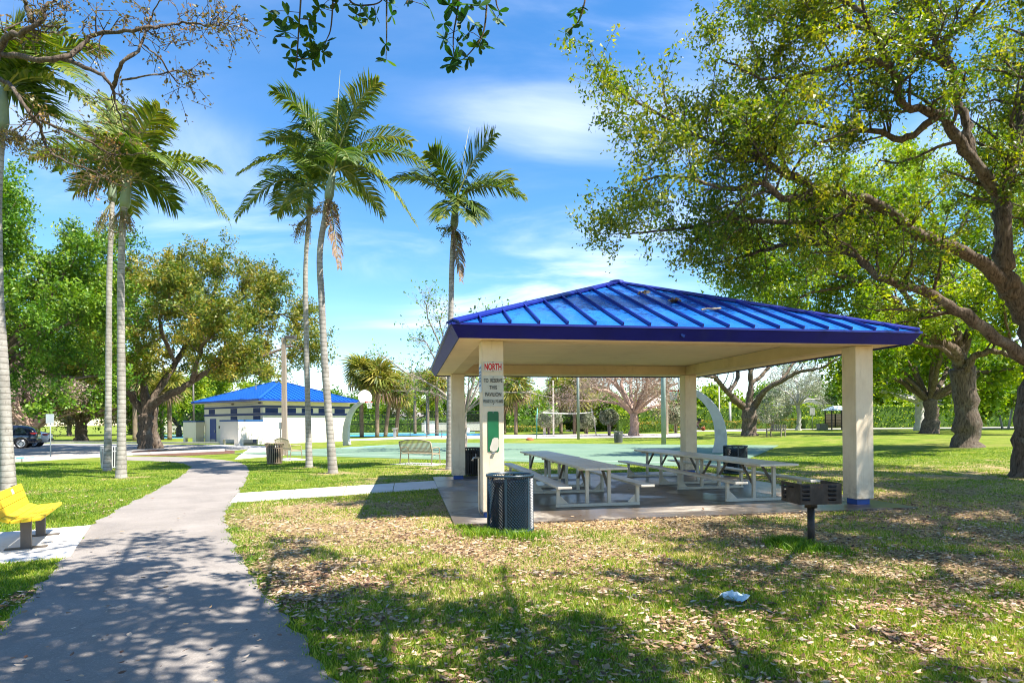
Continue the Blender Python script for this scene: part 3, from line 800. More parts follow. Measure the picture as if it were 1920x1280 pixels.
# ------------------------------------------------------------------ benches
m_btan = mat('bench_tan', (0.33, 0.27, 0.18), 0.45, 0.1, 4)
def arched_bench(label, loc, rz):
    """metal slat bench seen from behind; sitter faces local +y"""
    t = thing('arched_bench', label, 'bench', loc, rz, 'arched metal benches by the court')
    L = 1.5; n_ = 25
    top = lambda x: 0.86 + 0.10 * (1 - (2 * x / L) ** 2)
    for k in range(n_):
        x = -L / 2 + 0.05 + k * (L - 0.1) / (n_ - 1)
        pts = [(x, -0.30, top(x) - 0.02), (x, -0.235, 0.62), (x, -0.19, 0.47), (x, -0.12, 0.425), (x, 0.10, 0.42), (x, 0.24, 0.44), (x, 0.28, 0.40)]
        V = []
        for q in pts: V += [(q[0] - 0.016, q[1] - 0.003, q[2] - 0.003), (q[0] + 0.016, q[1] - 0.003, q[2] - 0.003), (q[0] + 0.016, q[1] + 0.003, q[2] + 0.004), (q[0] - 0.016, q[1] + 0.003, q[2] + 0.004)]
        Fc = [(4 * i + j, 4 * i + (j + 1) % 4, 4 * i + 4 + (j + 1) % 4, 4 * i + 4 + j) for i in range(len(pts) - 1) for j in range(4)] + [(3, 2, 1, 0), tuple(range(24, 28))]
        MB().add(V, Fc).build('slat', m_btan, t)
    xs = np.linspace(-L / 2, L / 2, 15)
    MB().tube([(x, -0.30, top(x)) for x in xs], 0.022, 8).build('top_rail', m_btan, t, True)
    MB().bar((-L / 2, -0.205, 0.50), (L / 2, -0.205, 0.50), 0.03, 0.05).build('lower_rail', m_btan, t)
    MB().bar((-L / 2, 0.275, 0.40), (L / 2, 0.275, 0.40), 0.03, 0.04).build('front_rail', m_btan, t)
    for s in (-1, 1):
        x = s * L / 2
        MB().tube([(x, -0.31, 0.87), (x, -0.22, 0.55), (x, -0.21, 0.42), (x, -0.27, 0.02)], 0.022, 8).build('leg', m_btan, t, True)
        MB().tube([(x, 0.29, 0.02), (x, 0.26, 0.40), (x, 0.25, 0.62), (x, 0.10, 0.66), (x, -0.24, 0.63)], 0.02, 8).build('armrest', m_btan, t, True)
        MB().bar((x, -0.22, 0.41), (x, 0.27, 0.40), 0.03, 0.035).build('side_rail', m_btan, t)
    return t
b1 = arched_bench('tan arched slat bench on the lawn, directly left of pavilion', G(787, 870), R(-29))
b2 = copy_tree(b1); b2.location = tuple(G(541, 861)); b2.rotation_euler = (0, 0, R(-46))
tag(b2, 'tan arched slat bench beside the brown slatted bin')
for p, rz, lb in ((G(787, 870), R(-29), 0), (G(541, 861), R(-46), 0)):
    M_ = rotm(rz); q = np.array([(-1.0, -0.55, 0), (1.0, -0.55, 0), (1.0, 0.6, 0), (-1.0, 0.6, 0)]) @ M_.T + p
    sheet('bench_footing', q, m_walk, 0.012)

# yellow bench
m_yel = mat('yellow_plastic_timber', (0.74, 0.50, 0.016), 0.75, 0.10, 3, dirt=(0.45, 0.30, 0.05), dirt_amt=0.5, dirt_scale=5, bmp=0.25, bscale=50)
m_post = mat('bench_post_brown', (0.10, 0.085, 0.075), 0.55, 0.15, 4)
bl1, bl2 = G(50, 1029), G(76, 1006)
ax = nrm((bl2 - bl1) * (1, 1, 0)); mid = (bl1 + bl2) / 2 + np.array((-ax[1], ax[0], 0)) * 0.10; mid[2] = 0.018
yb = thing('yellow_bench', 'bright yellow plank bench on a concrete pad by the path', 'bench', mid, math.atan2(ax[1], ax[0]))
YL = 1.76                                                            # sitter faces local -y
for k in range(3):
    MB().box((0, -0.26 + k * 0.104, 0.405 - 0.006 * k), (YL, 0.097, 0.038), rotm(0, 0, R(-4))).build('seat_plank', m_yel, yb, bevel=0.006)
MB().box((0, 0.050, 0.412), (YL, 0.097, 0.038), rotm(0, 0, R(22))).build('seat_plank', m_yel, yb, bevel=0.006)
up_ = np.array((0, 0.30, 0.954)); 
for k in range(3):
    c_ = np.array((0, 0.118, 0.487)) + up_ * (0.104 * k)
    o = MB().box(c_, (YL, 0.038, 0.097), rotm(0, 0, R(-17.5))).build('back_plank', m_yel, yb, bevel=0.006)
    if k == 2: MB().box(c_ + np.array((0.20, -0.0205, -0.006)), (0.13, 0.004, 0.07), rotm(0, 0, R(-17.5))).build('plaque', mat('plaque_metal', (0.62, 0.60, 0.55), 0.4, 0.1, 20), o)
for x in (-0.515, 0.515):
    lg = MB().box((x, -0.10, 0.185), (0.087, 0.11, 0.37)).build('leg', m_post, yb, bevel=0.006)
    MB().bar((x, 0.09, 0.36), (x, 0.215, 0.74), 0.05, 0.04).build('back_support', m_post, yb)
    MB().bar((x, -0.28, 0.376), (x, 0.09, 0.366), 0.05, 0.022).build('seat_support', m_post, yb)
    MB().box((x, -0.10, 0.006), (0.11, 0.44, 0.012)).build('foot_plate', m_post, yb)

# weathered timber bench far off under the oak
m_grey = mat('grey_timber', (0.22, 0.19, 0.14), 0.8, 0.2, 4)
tbn = thing('timber_bench', 'weathered timber bench on the lawn right of the dark oak', 'bench', G(1455, 818.5), R(118))
for k in range(9): MB().box((-0.6 + k * 0.15, -0.30 - 0.0, 0.68), (0.09, 0.03, 0.46 + 0.10 * math.sin(math.pi * (k + 0.5) / 9)), rotm(0, 0, R(12))).build('back_slat', m_grey, tbn)
for k in range(4): MB().box((0, -0.18 + 0.13 * k, 0.43), (1.35, 0.11, 0.03)).build('seat_slat', m_grey, tbn)
for s in (-1, 1):
    for y in (-0.22, 0.24): MB().box((s * 0.64, y, 0.31), (0.07, 0.07, 0.62)).build('leg', m_grey, tbn)
    MB().box((s * 0.64, 0.0, 0.635), (0.09, 0.6, 0.035)).build('armrest', m_grey, tbn)

# ------------------------------------------------------------------ barbecue grill
m_iron, n, l, b = nodes_of('sooty_steel')
v = coords(n, l, 'World')
c = ramp(n, l, noise(n, l, v, 7, 7, 0.65), [(0.35, (0.014, 0.012, 0.012)), (0.6, (0.045, 0.038, 0.036)), (0.75, (0.11, 0.10, 0.10))])
c = mixc(n, l, mrange(n, l, noise(n, l, v, 4.2, 8, 0.7, 0.5), 0.54, 0.68, 0, 0.85), c, (0.16, 0.065, 0.028))
l.new(c, b.inputs['Base Color']); b.inputs['Roughness'].default_value = 0.55; b.inputs['Metallic'].default_value = 0.35
bump(n, l, b, noise(n, l, v, 60, 5), 0.3, 0.005)
gp = G(1521, 1022)
gr_ = thing('barbecue_grill', 'black rusty barbecue grill on a post in the leaf litter', 'grill', gp, R(4))
MB().tube([(0, 0, -0.1), (0, 0, 0.515)], 0.043, 14).build('post', m_iron, gr_, True)
MB().tube([(0, 0, 0.48), (0, 0, 0.545)], 0.075, 14).build('collar', m_iron, gr_, True)
W_, D_, H_, Z_ = 0.53, 0.44, 0.25, 0.555
MB().box((0, 0, Z_), (W_, D_, 0.012)).build('firebox_floor', m_iron, gr_)
def louvre_wall(p0, p1, zb, h, parent, slots):
    """a plate with real slots cut near both ends"""
    p0, p1 = np.array(p0), np.array(p1); L = np.linalg.norm(p1 - p0); t = (p1 - p0) / L
    mb = MB(); at = lambda s, z: p0 + t * s + np.array((0, 0, zb + z))
    def seg(s0, s1, z0, z1): mb.bar((at(s0, z0) + at(s0, z1)) / 2, (at(s1, z0) + at(s1, z1)) / 2, 0.008, z1 - z0)
    cuts = sorted(slots); s = 0.0
    for c0, c1 in cuts:
        seg(s, c0, 0, h)
        z = 0.0
        for k in range(4):
            za = 0.04 + k * 0.052
            seg(c0, c1, z, za); z = za + 0.026
        seg(c0, c1, z, h); s = c1
    seg(s, L, 0, h)
    w = mb.build('firebox_wall', m_iron, parent)
    nv = np.array((t[1], -t[0], 0))
    for c0, c1 in cuts:
        for k in range(4):
            za = 0.04 + k * 0.052 + 0.013
            MB().bar(at(c0, za + 0.012) + nv * 0.010, at(c1, za + 0.012) + nv * 0.010, 0.022, 0.006, (nv[0] * 0.5, nv[1] * 0.5, 0.8)).build('louvre', m_iron, w)
louvre_wall((-W_ / 2, -D_ / 2, 0), (W_ / 2, -D_ / 2, 0), Z_, H_, gr_, [(0.03, 0.12), (0.36, 0.46)])
louvre_wall((-W_ / 2, D_ / 2, 0), (-W_ / 2, -D_ / 2, 0), Z_, H_, gr_, [(0.05, 0.12)])
louvre_wall((W_ / 2, -D_ / 2, 0), (W_ / 2, D_ / 2, 0), Z_, H_, gr_, [(0.05, 0.15)])
MB().bar((-W_ / 2, D_ / 2, Z_ + 0.06), (W_ / 2, D_ / 2, Z_ + 0.06), 0.008, 0.12).build('firebox_wall', m_iron, gr_)
gt = MB()
for k in range(13): gt.tube([(-W_ / 2 + 0.03 + k * 0.036, -D_ / 2 + 0.02, Z_ + 0.185), (-W_ / 2 + 0.03 + k * 0.036, D_ / 2 - 0.02, Z_ + 0.185)], 0.006, 6)
for y in (-0.17, 0.17): gt.tube([(-W_ / 2 + 0.01, y, Z_ + 0.178), (W_ / 2 - 0.01, y, Z_ + 0.178)], 0.007, 6)
gt.build('cooking_grate', m_iron, gr_, True)
MB().tube([(-W_ / 2, -0.08, Z_ + 0.2), (-W_ / 2 - 0.13, -0.08, Z_ + 0.21), (-W_ / 2 - 0.13, 0.02, Z_ + 0.21), (-W_ / 2, 0.02, Z_ + 0.2)], 0.007, 6).build('grate_handle', m_iron, gr_, True)

# ------------------------------------------------------------------ basketball hoops
m_goose = mat('pale_concrete_post', (0.50, 0.50, 0.47), 0.8, 0.1, 2, dirt=(0.28, 0.28, 0.26), dirt_amt=0.45, dirt_scale=1.6, bmp=0.3, bscale=40)
m_board = mat('backboard_white', (0.72, 0.70, 0.68), 0.5, 0.04, 2, dirt=(0.5, 0.45, 0.4), dirt_amt=0.3)
m_rim = mat('rim_orange', (0.62, 0.05, 0.02), 0.5, 0.1)
m_net = mat('net_white', (0.7, 0.7, 0.7), 0.8, 0.05)
def hoop(label, base, toward, reach, lbl=None):
    t = thing('basketball_hoop', label, 'basketball hoop', base, math.atan2(toward[1], toward[0]), 'basketball hoops of the court')
    # curved tapering concrete arm in the local xz plane, +x over the court
    cl = spline([(0.0, 0, 0), (-0.10, 0, 0.7), (0.0, 0, 1.5), (0.30, 0, 2.2), (0.80, 0, 2.75), (reach - 0.32, 0, 3.10)], 5)
    wd = np.interp(np.linspace(0, 1, len(cl)), (0, 0.3, 1), (0.60, 0.52, 0.24)); th_ = np.interp(np.linspace(0, 1, len(cl)), (0, 1), (0.26, 0.16))
    T = np.gradient(cl, axis=0); V = []
    for p, q, w, h in zip(cl, T, wd, th_):
        q = nrm(q); nv = np.array((q[2], 0, -q[0]))
        V += [p + nv * w / 2 + (0, h / 2, 0), p - nv * w / 2 + (0, h / 2, 0), p - nv * w / 2 - (0, h / 2, 0), p + nv * w / 2 - (0, h / 2, 0)]
    k = len(cl)
    MB().add(V, [(4 * i + j, 4 * i + (j + 1) % 4, 4 * i + 4 + (j + 1) % 4, 4 * i + 4 + j) for i in range(k - 1) for j in range(4)] + [(3, 2, 1, 0), tuple(range(4 * k - 4, 4 * k))]).build('curved_post', m_goose, t, bevel=0.03)
    # fan-shaped board
    out = [(-0.45, -0.36), (0.45, -0.36)] + [(0.69 * math.cos(a) * 1.0, 0.02 + 0.52 * math.sin(a)) for a in np.linspace(-0.25, math.pi + 0.25, 22)]
    poly = np.array([(reach, y, 3.36 + z) for y, z in out])
    bd = MB().slab(poly, 0.05, (1, 0, 0)).build('backboard', m_board, t, bevel=0.01)
    for y in (-0.22, 0.22): MB().bar((reach - 0.35, y * 0.4, 3.10), (reach - 0.06, y, 3.35), 0.05, 0.05).build('bracket', m_steel, t)
    a = np.linspace(0, 2 * math.pi, 25)
    MB().tube([(reach + 0.38 + 0.23 * math.cos(q), 0.23 * math.sin(q), 3.05) for q in a], 0.014, 6).build('rim', m_rim, t, True)
    MB().box((reach + 0.08, 0, 3.06), (0.16, 0.14, 0.10)).build('rim_bracket', m_rim, t)
    nt = MB()
    for k in range(12):
        q = k * math.pi / 6
        for s in (-1, 1):
            nt.tube([(reach + 0.38 + r_ * math.cos(q + s * tw), r_ * math.sin(q + s * tw), z) for r_, tw, z in ((0.22, 0, 3.04), (0.17, 0.35, 2.88), (0.14, 0.7, 2.72), (0.13, 1.0, 2.60))], 0.006, 3, False)
    nt.build('net', m_net, t)
    return t
h1 = hoop('basketball hoop with white fan backboard in front of the restroom', G(651, 835), CA, 1.75)
h2 = copy_tree(h1); pb = G(1348, 850); h2.location = tuple(pb); h2.rotation_euler = (0, 0, math.atan2(-CA[1], -CA[0]))
tag(h2, 'basketball hoop on curved concrete post beyond the right picnic tables')

# ------------------------------------------------------------------ poles, lamps, signs, volleyball
m_wood = mat('grey_pole_wood', (0.30, 0.24, 0.19), 0.85, 0.15, 4, stretch=(6, 6, 0.6), bmp=0.3)
m_pgrey = mat('pole_grey', (0.24, 0.27, 0.27), 0.7, 0.15, 2, dirt=(0.4, 0.38, 0.34), dirt_amt=0.3)
m_pcon = mat('pole_pale', (0.58, 0.52, 0.44), 0.8, 0.1, 2)
m_lamp = mat('lamp_housing', (0.07, 0.06, 0.055), 0.5, 0.1)
m_glass = mat('lamp_glass', (0.55, 0.55, 0.52), 0.2, 0.05)
def lamp(label, base, h, w0, w1, arm, m_, square=True):
    t = thing('light_pole', label, 'light pole', base, 0)
    if square: MB().add([(sx * w / 2, sy * w / 2, z) for z, w in ((-0.1, w0), (h, w1)) for sx, sy in ((-1, -1), (1, -1), (1, 1), (-1, 1))], [(0, 1, 5, 4), (1, 2, 6, 5), (2, 3, 7, 6), (3, 0, 4, 7), (4, 5, 6, 7)]).build('pole', m_, t)
    else: MB().tube([(0, 0, -0.1), (0, 0, h)], [w0 / 2, w1 / 2], 12).build('pole', m_, t, True)
    if arm:
        MB().bar((0, 0, h - 0.05), (arm, 0, h - 0.0), 0.05, 0.05).build('lamp_arm', m_lamp, t)
        q = MB().box((arm * 1.0, 0, h + 0.01), (0.50, 0.34, 0.16)).build('lamp_head', m_lamp, t, bevel=0.02)
        MB().box((arm * 1.0, 0, h - 0.075), (0.40, 0.26, 0.02)).build('lamp_glass', m_glass, q)
    return t
t = lamp('square timber light pole in front of the blue-roofed restroom', G(534, 853), 5.95, 0.24, 0.18, 0.35, m_wood)
MB().box((-0.20, -0.02, 1.5), (0.14, 0.12, 0.35)).build('meter_box', m_pgrey, t)
MB().tube([(-0.20, -0.02, -0.1), (-0.20, -0.02, 1.35)], 0.025, 8).build('conduit', m_pgrey, t)
lamp('pale light pole with a box lamp above the sand court', G(1038, 815.5), 6.35, 0.20, 0.17, -0.62, m_pcon)
lamp('dark grey pole in front of the sand, seen under the pavilion', G(1084.5, 823.5), 9.0, 0.25, 0.22, 0, m_pgrey, False)
lamp('thick blue-grey pole left of the far right column', G(1244.5, 832.5), 9.5, 0.33, 0.28, 0, mat('pole_bluegrey', (0.30, 0.36, 0.37), 0.7, 0.12, 1.5), False)
lamp('slim cream pole just behind the thick blue-grey pole', G(1251.5, 815), 9.0, 0.22, 0.2, 0, m_pcon, False)
lamp('slim cream pole behind the curved right hoop post', P(1349, 798.5, 72) * (1, 1, 0), 5.6, 0.18, 0.15, 0, m_pcon, False)
lamp('short grey concrete pole right of the curved hoop post', P(1369, 798, 74) * (1, 1, 0) , 3.8, 0.30, 0.28, 0, mat('pole_grey2', (0.4, 0.4, 0.38), 0.8), False)
lamp('dark slim pole beside the left end of the restroom', GD(363, 60), 6.2, 0.20, 0.16, 0, m_lamp, False)
m_alsign = mat('sign_back_metal', (0.50, 0.52, 0.54), 0.45, 0.06, 4, metal=0.4)
m_signw = mat('sign_face_white', (0.70, 0.70, 0.68), 0.5, 0.05)
def post_sign(label, base, h, rz, w=0.30, bh=0.46):
    t = thing('post_sign', label, 'sign', base, rz)
    MB().tube([(0, 0, -0.1), (0, 0, h)], 0.028, 8).build('post', m_pgrey, t, True)
    MB().box((0, -0.035, h - bh / 2 + 0.02), (w, 0.006, bh)).build('sign_plate', m_alsign, t)
    return t
post_sign('grey metal parking sign on a thin post near the parked cars', G(95, 859), 2.15, R(10), 0.36, 0.46)
post_sign('small white sign on a thin post left of the shelter', GD(1523, 66), 2.4, R(0), 0.55, 0.8)
# volleyball posts and net
m_teal = mat('teal_post', (0.10, 0.33, 0.33), 0.6, 0.1)
va, vb = G(1006.5, 822), P(1118, 816, 66) * (1, 1, 0)
t = thing('volleyball_net', 'sagging volleyball net with white tape over the sand court', 'net', va)
d_ = vb - va
MB().tube([(0, 0, -0.05), (0, 0, 1.7), (0.10, 0, 2.9)], 0.05, 8).build('post', m_teal, t, True)
MB().tube([d_ + (0, 0, -0.05), d_ + (-0.2, 0, 1.6), d_ + (-0.55, 0, 3.0)], 0.06, 8).build('post', m_pcon, t, True)
ts = np.linspace(0.09, 0.94, 24)
cl = np.array([d_ * q + np.array((0, 0, 2.38 + 0.30 * (q * 2 - 1) ** 2 * (1 if q > 0.5 else 0.35))) for q in ts])
for p, q in zip(cl[:1], cl[-1:]): pass
tb_ = MB(); V = []
for p in cl: V += [p + (0, 0, 0.05), p - (0, 0, 0.05)]
V2 = [np.array(q) + np.array((0, 0.012, 0)) for q in V]; k = len(cl)
tb_.add(V + V2, [(2 * i, 2 * i + 1, 2 * i + 3, 2 * i + 2) for i in range(k - 1)] + [(2 * k + 2 * i, 2 * k + 2 * i + 2, 2 * k + 2 * i + 3, 2 * k + 2 * i + 1) for i in range(k - 1)] + [(2 * i, 2 * i + 2, 2 * k + 2 * i + 2, 2 * k + 2 * i) for i in range(k - 1)])
tb_.build('net_tape', m_signw, t)
ln = MB()
for s in range(1, 9):
    ln.tube(cl - np.array((0, 0, 0.05 + 0.11 * s)), 0.004, 3, False)
for p in resamp(cl, 90): ln.tube([p, p - (0, 0, 0.95)], 0.004, 3, False)
o = ln.build('net_cords', m_black, t); o['kind'] = 'stuff'
MB().tube([(0, 0, 2.7), cl[0]], 0.008, 4).build('guy_rope', m_signw, t); MB().tube([d_ + (-0.5, 0, 2.85), cl[-1]], 0.008, 4).build('guy_rope', m_signw, t)

# ------------------------------------------------------------------ black chain-link fence round the tennis courts
m_fence = mat('fence_black', (0.012, 0.014, 0.014), 0.5, 0.1)
def fence(label, pts, h=2.9, gap=3.0):
    t = thing('chain_link_fence', label, 'fence', pts[0])
    o0 = np.array(pts[0])
    mesh_ = MB()
    for p, q in zip(pts[:-1], pts[1:]):
        p, q = np.array(p), np.array(q); L = np.linalg.norm(q - p); n_ = max(1, round(L / gap)); u = (q - p) / L
        for k in range(n_ + 1):
            c_ = p + u * L * k / n_ - o0
            MB().tube([c_ - (0, 0, 0.1), c_ + (0, 0, h)], 0.04, 6).build('post', m_fence, t)
        for z in (0.06, h * 0.5, h - 0.03):
            MB().tube([p - o0 + (0, 0, z), q - o0 + (0, 0, z)], 0.024, 5).build('rail', m_fence, t)
        s = -h
        while s < L:
            for sg in (1, -1):
                a, b_ = (s, s + h) if sg > 0 else (s + h, s)
                z0, z1 = 0.05, h - 0.05
                f0, f1 = a, b_
                lo_, hi_ = min(f0, f1), max(f0, f1)
                t0, t1 = max(0, lo_), min(L, hi_)
                if t1 - t0 < 0.05: continue
                zz = lambda s_: z0 + (z1 - z0) * (s_ - a) / (b_ - a)
                mesh_.tube([p - o0 + u * t0 + (0, 0, zz(t0)), p - o0 + u * t1 + (0, 0, zz(t1))], 0.0035, 3, False)
            s += 0.16
    o = mesh_.build('chain_mesh', m_fence, t); o['kind'] = 'stuff'
    return t
fence('tall black chain-link fence in front of the tennis court', [GD(345, 69.5), GD(910, 69.5)])
fence('black chain-link fence on the far side of the tennis court', [GD(250, 97), GD(905, 97)], 2.9, 4.0)

# ------------------------------------------------------------------ restroom building
m_bw = mat('white_block', (0.78, 0.71, 0.61), 0.85, 0.03, 0.6, dirt=(0.5, 0.42, 0.33), dirt_amt=0.15, dirt_scale=0.8, bmp=0.2, bscale=30)
m_bband = mat('band_blue', (0.015, 0.035, 0.17), 0.5, 0.1)
m_broof = mat('restroom_roof_blue', (0.006, 0.085, 0.38), 0.38, 0.10, 0.6, spec=0.5)
m_brib = mat('restroom_rib_blue', (0.008, 0.09, 0.46), 0.38, 0.08, 1)
m_door = mat('door_blue', (0.008, 0.045, 0.24), 0.45, 0.08)
m_louv = mat('louvre_blue', (0.012, 0.035, 0.15), 0.5, 0.1)
oc = P(493, 800, 47.0) * (1, 1, 0)
bd = thing('restroom_building', 'small white restroom building with bright blue metal hip roof and blue bands', 'building', oc, math.atan2(0.8, 0.6))
BX, BY, BH = 8.3, 9.2, 3.34
# walls: x 0..BX along the sunny side (y = 0), y 0..BY along the shaded side (x = 0)
MB().box((BX / 2, 0.1, BH / 2), (BX, 0.2, BH)).build('wall', m_bw, bd)
MB().box((0.1, BY / 2 + 0.1, BH / 2), (0.2, BY - 0.2, BH)).build('wall', m_bw, bd)
MB().box((BX / 2 + 0.1, BY - 0.1, BH / 2), (BX - 0.2, 0.2, BH)).build('wall', m_bw, bd)
MB().box((BX - 0.1, BY / 2, BH / 2), (0.2, BY - 0.4, BH)).build('wall', m_bw, bd)
for z, h in ((2.97, 0.15), (2.36, 0.17)):
    MB().box((BX / 2 - 0.012, -0.02, z), (BX + 0.1, 0.05, h)).build('blue_band', m_bband, bd)
    MB().box((-0.02, BY / 2 + 0.03, z), (0.05, BY, h)).build('blue_band', m_bband, bd)
def vent(x, y, z, w, h, side):
    """louvred opening; side 'x' lies on the y = 0 wall"""
    c = np.array((x, y, z))
    if side == 'x': fr = MB().box(c + (0, -0.006, 0), (w, 0.03, h))
    else: fr = MB().box(c + (-0.006, 0, 0), (0.03, w, h))
    o = fr.build('vent', m_bband, bd)
    for k in range(4):
        zz = z - h / 2 + (k + 0.5) * h / 4
        if side == 'x': MB().box((x, y - 0.032, zz), (w - 0.06, 0.03, 0.03), rotm(0, 0, R(-35))).build('louvre', m_louv, o)
        else: MB().box((x - 0.032, y, zz), (0.03, w - 0.06, 0.03), rotm(0, R(35), 0)).build('louvre', m_louv, o)
for i in range(5): vent(0.75 + i * 1.62, 0, 2.66, 1.08, 0.40, 'x')
for y in (0.85, 4.3, 7.9): vent(0, y, 2.66, 1.0, 0.40, 'y')
for y in (0.85, 4.3): vent(0, y, 2.09, 1.0, 0.30, 'y')
dr = MB().box((-0.012, 7.7, 1.03), (0.05, 1.0, 2.06)).build('door', m_door, bd)
MB().box((-0.042, 7.7, 0.17), (0.012, 0.9, 0.3)).build('kick_plate', m_steel, dr); MB().box((-0.07, 7.3, 1.0), (0.06, 0.05, 0.2)).build('door_handle', m_steel, dr)
MB().box((-0.04, 6.6, 1.35), (0.05, 0.16, 0.22)).build('wall_box', m_lamp, bd)
MB().box((-0.012, 0.9, 0.32), (0.05, 1.0, 0.62)).build('low_door', m_door, bd)
MB().tube([(-0.03, -0.03, 3.22), (-0.03, 2.5, 3.16), (-0.03, 5.5, 3.20), (-0.03, BY - 0.2, 3.14)], 0.018, 6).build('conduit', m_steel, bd)
MB().box((-0.08, 0.35, 3.24), (0.14, 0.18, 0.10)).build('flood_light', m_lamp, bd); MB().box((-0.08, 4.4, 3.21), (0.14, 0.18, 0.10)).build('flood_light', m_lamp, bd)
# privacy screens: walls on piers with a blue cap
def screen(x0, y0, x1, y1, z0=0.42, zt=1.80):
    p, q = np.array((x0, y0, 0.0)), np.array((x1, y1, 0.0))
    o = MB().bar(p + (0, 0, (z0 + zt) / 2), q + (0, 0, (z0 + zt) / 2), 0.2, zt - z0).build('screen_wall', m_bw, bd)
    u = nrm(q - p)
    for c in (p + u * 0.2, q - u * 0.2): MB().bar(c - u * 0.2 + (0, 0, z0 / 2 - 0.002), c + u * 0.2 + (0, 0, z0 / 2 - 0.002), 0.2, z0 - 0.004).build('pier', m_bw, o)
    MB().bar(p - u * 0.03 + (0, 0, zt + 0.065), q + u * 0.03 + (0, 0, zt + 0.065), 0.25, 0.13).build('blue_cap', mat('cap_blue', (0.02, 0.09, 0.26), 0.5, 0.1), o)
screen(-0.02, 0.1, -2.0, 0.1); screen(-1.9, 0.21, -1.9, 2.7)
screen(-0.02, BY + 0.1, -0.75, BY + 0.1); screen(-0.65, BY + 0.21, -0.65, BY + 2.3)
# roof
e = 0.75; ez = 3.50; pk = 5.3
x0, x1, y0, y1 = -e, BX + e, -e, BY + e
for a, b_, in (((x0, y0), (x1, y0)), ((x1, y0), (x1, y1)), ((x1, y1), (x0, y1)), ((x0, y1), (x0, y0))):
    MB().bar((*a, ez - 0.05), (*b_, ez - 0.05), 0.06, 0.15).build('fascia', mat('restroom_fascia', (0.008, 0.05, 0.33), 0.4), bd)
MB().slab([(x0, y0, ez - 0.12), (x1, y0, ez - 0.12), (x1, y1, ez - 0.12), (x0, y1, ez - 0.12)], 0.02, (0, 0, 1)).build('soffit', m_bw, bd)
hw = (x1 - x0) / 2; r0 = np.array((BX / 2, y0 + hw, pk)); r1 = np.array((BX / 2, y1 - hw, pk))
cs = [np.array((x0, y0, ez)), np.array((x1, y0, ez)), np.array((x1, y1, ez)), np.array((x0, y1, ez))]
faces = [(cs[0], cs[1], r0, r0), (cs[1], cs[2], r1, r0), (cs[2], cs[3], r1, r1), (cs[3], cs[0], r0, r1)]
for A_, B_, T1, T0 in faces:
    W = np.linalg.norm(B_ - A_); ex = (B_ - A_) / W; nv = nrm(np.cross(B_ - A_, T0 - A_)); up = np.cross(nv, ex)
    s0 = (T0 - A_) @ ex; s1 = (T1 - A_) @ ex; hh = (T0 - A_) @ up
    hg = lambda s: hh * min(1, s / max(s0, 1e-6), (W - s) / max(W - s1, 1e-6))
    n_ = 22
    for k in range(n_):
        a, b_ = W * k / n_ + 0.01, W * (k + 1) / n_ - 0.01
        poly = [A_ + ex * a, A_ + ex * b_, A_ + ex * b_ + up * max(hg(b_), 0.01), A_ + ex * a + up * max(hg(a), 0.01)]
        for s in (s0, s1):
            if a < s < b_ and s0 != s1: poly.insert(3, A_ + ex * s + up * hh)
            elif a < s < b_ and s == s0: poly.insert(3, A_ + ex * s + up * hh)
        if len(poly) > 5: poly = poly[:5]
        MB().slab(np.array(poly), 0.03, nv).build('roof_panel', m_broof, bd)
    for k in range(1, n_):
        s = W * k / n_
        MB().bar(A_ + ex * s + nv * 0.02, A_ + ex * s + up * hg(s) + nv * 0.02, 0.035, 0.06, nv).build('roof_rib', m_brib, bd)
for c_, r_ in ((cs[0], r0), (cs[1], r0), (cs[2], r1), (cs[3], r1), (r0, r1)):
    MB().bar(c_ + (0, 0, 0.03), r_ + (0, 0, 0.03), 0.24, 0.06).build('hip_cap', m_broof, bd)
MB().tube([(2.0, 4.4, 4.3), (2.0, 4.4, 4.95)], 0.05, 8).build('vent_pipe', m_steel, bd)

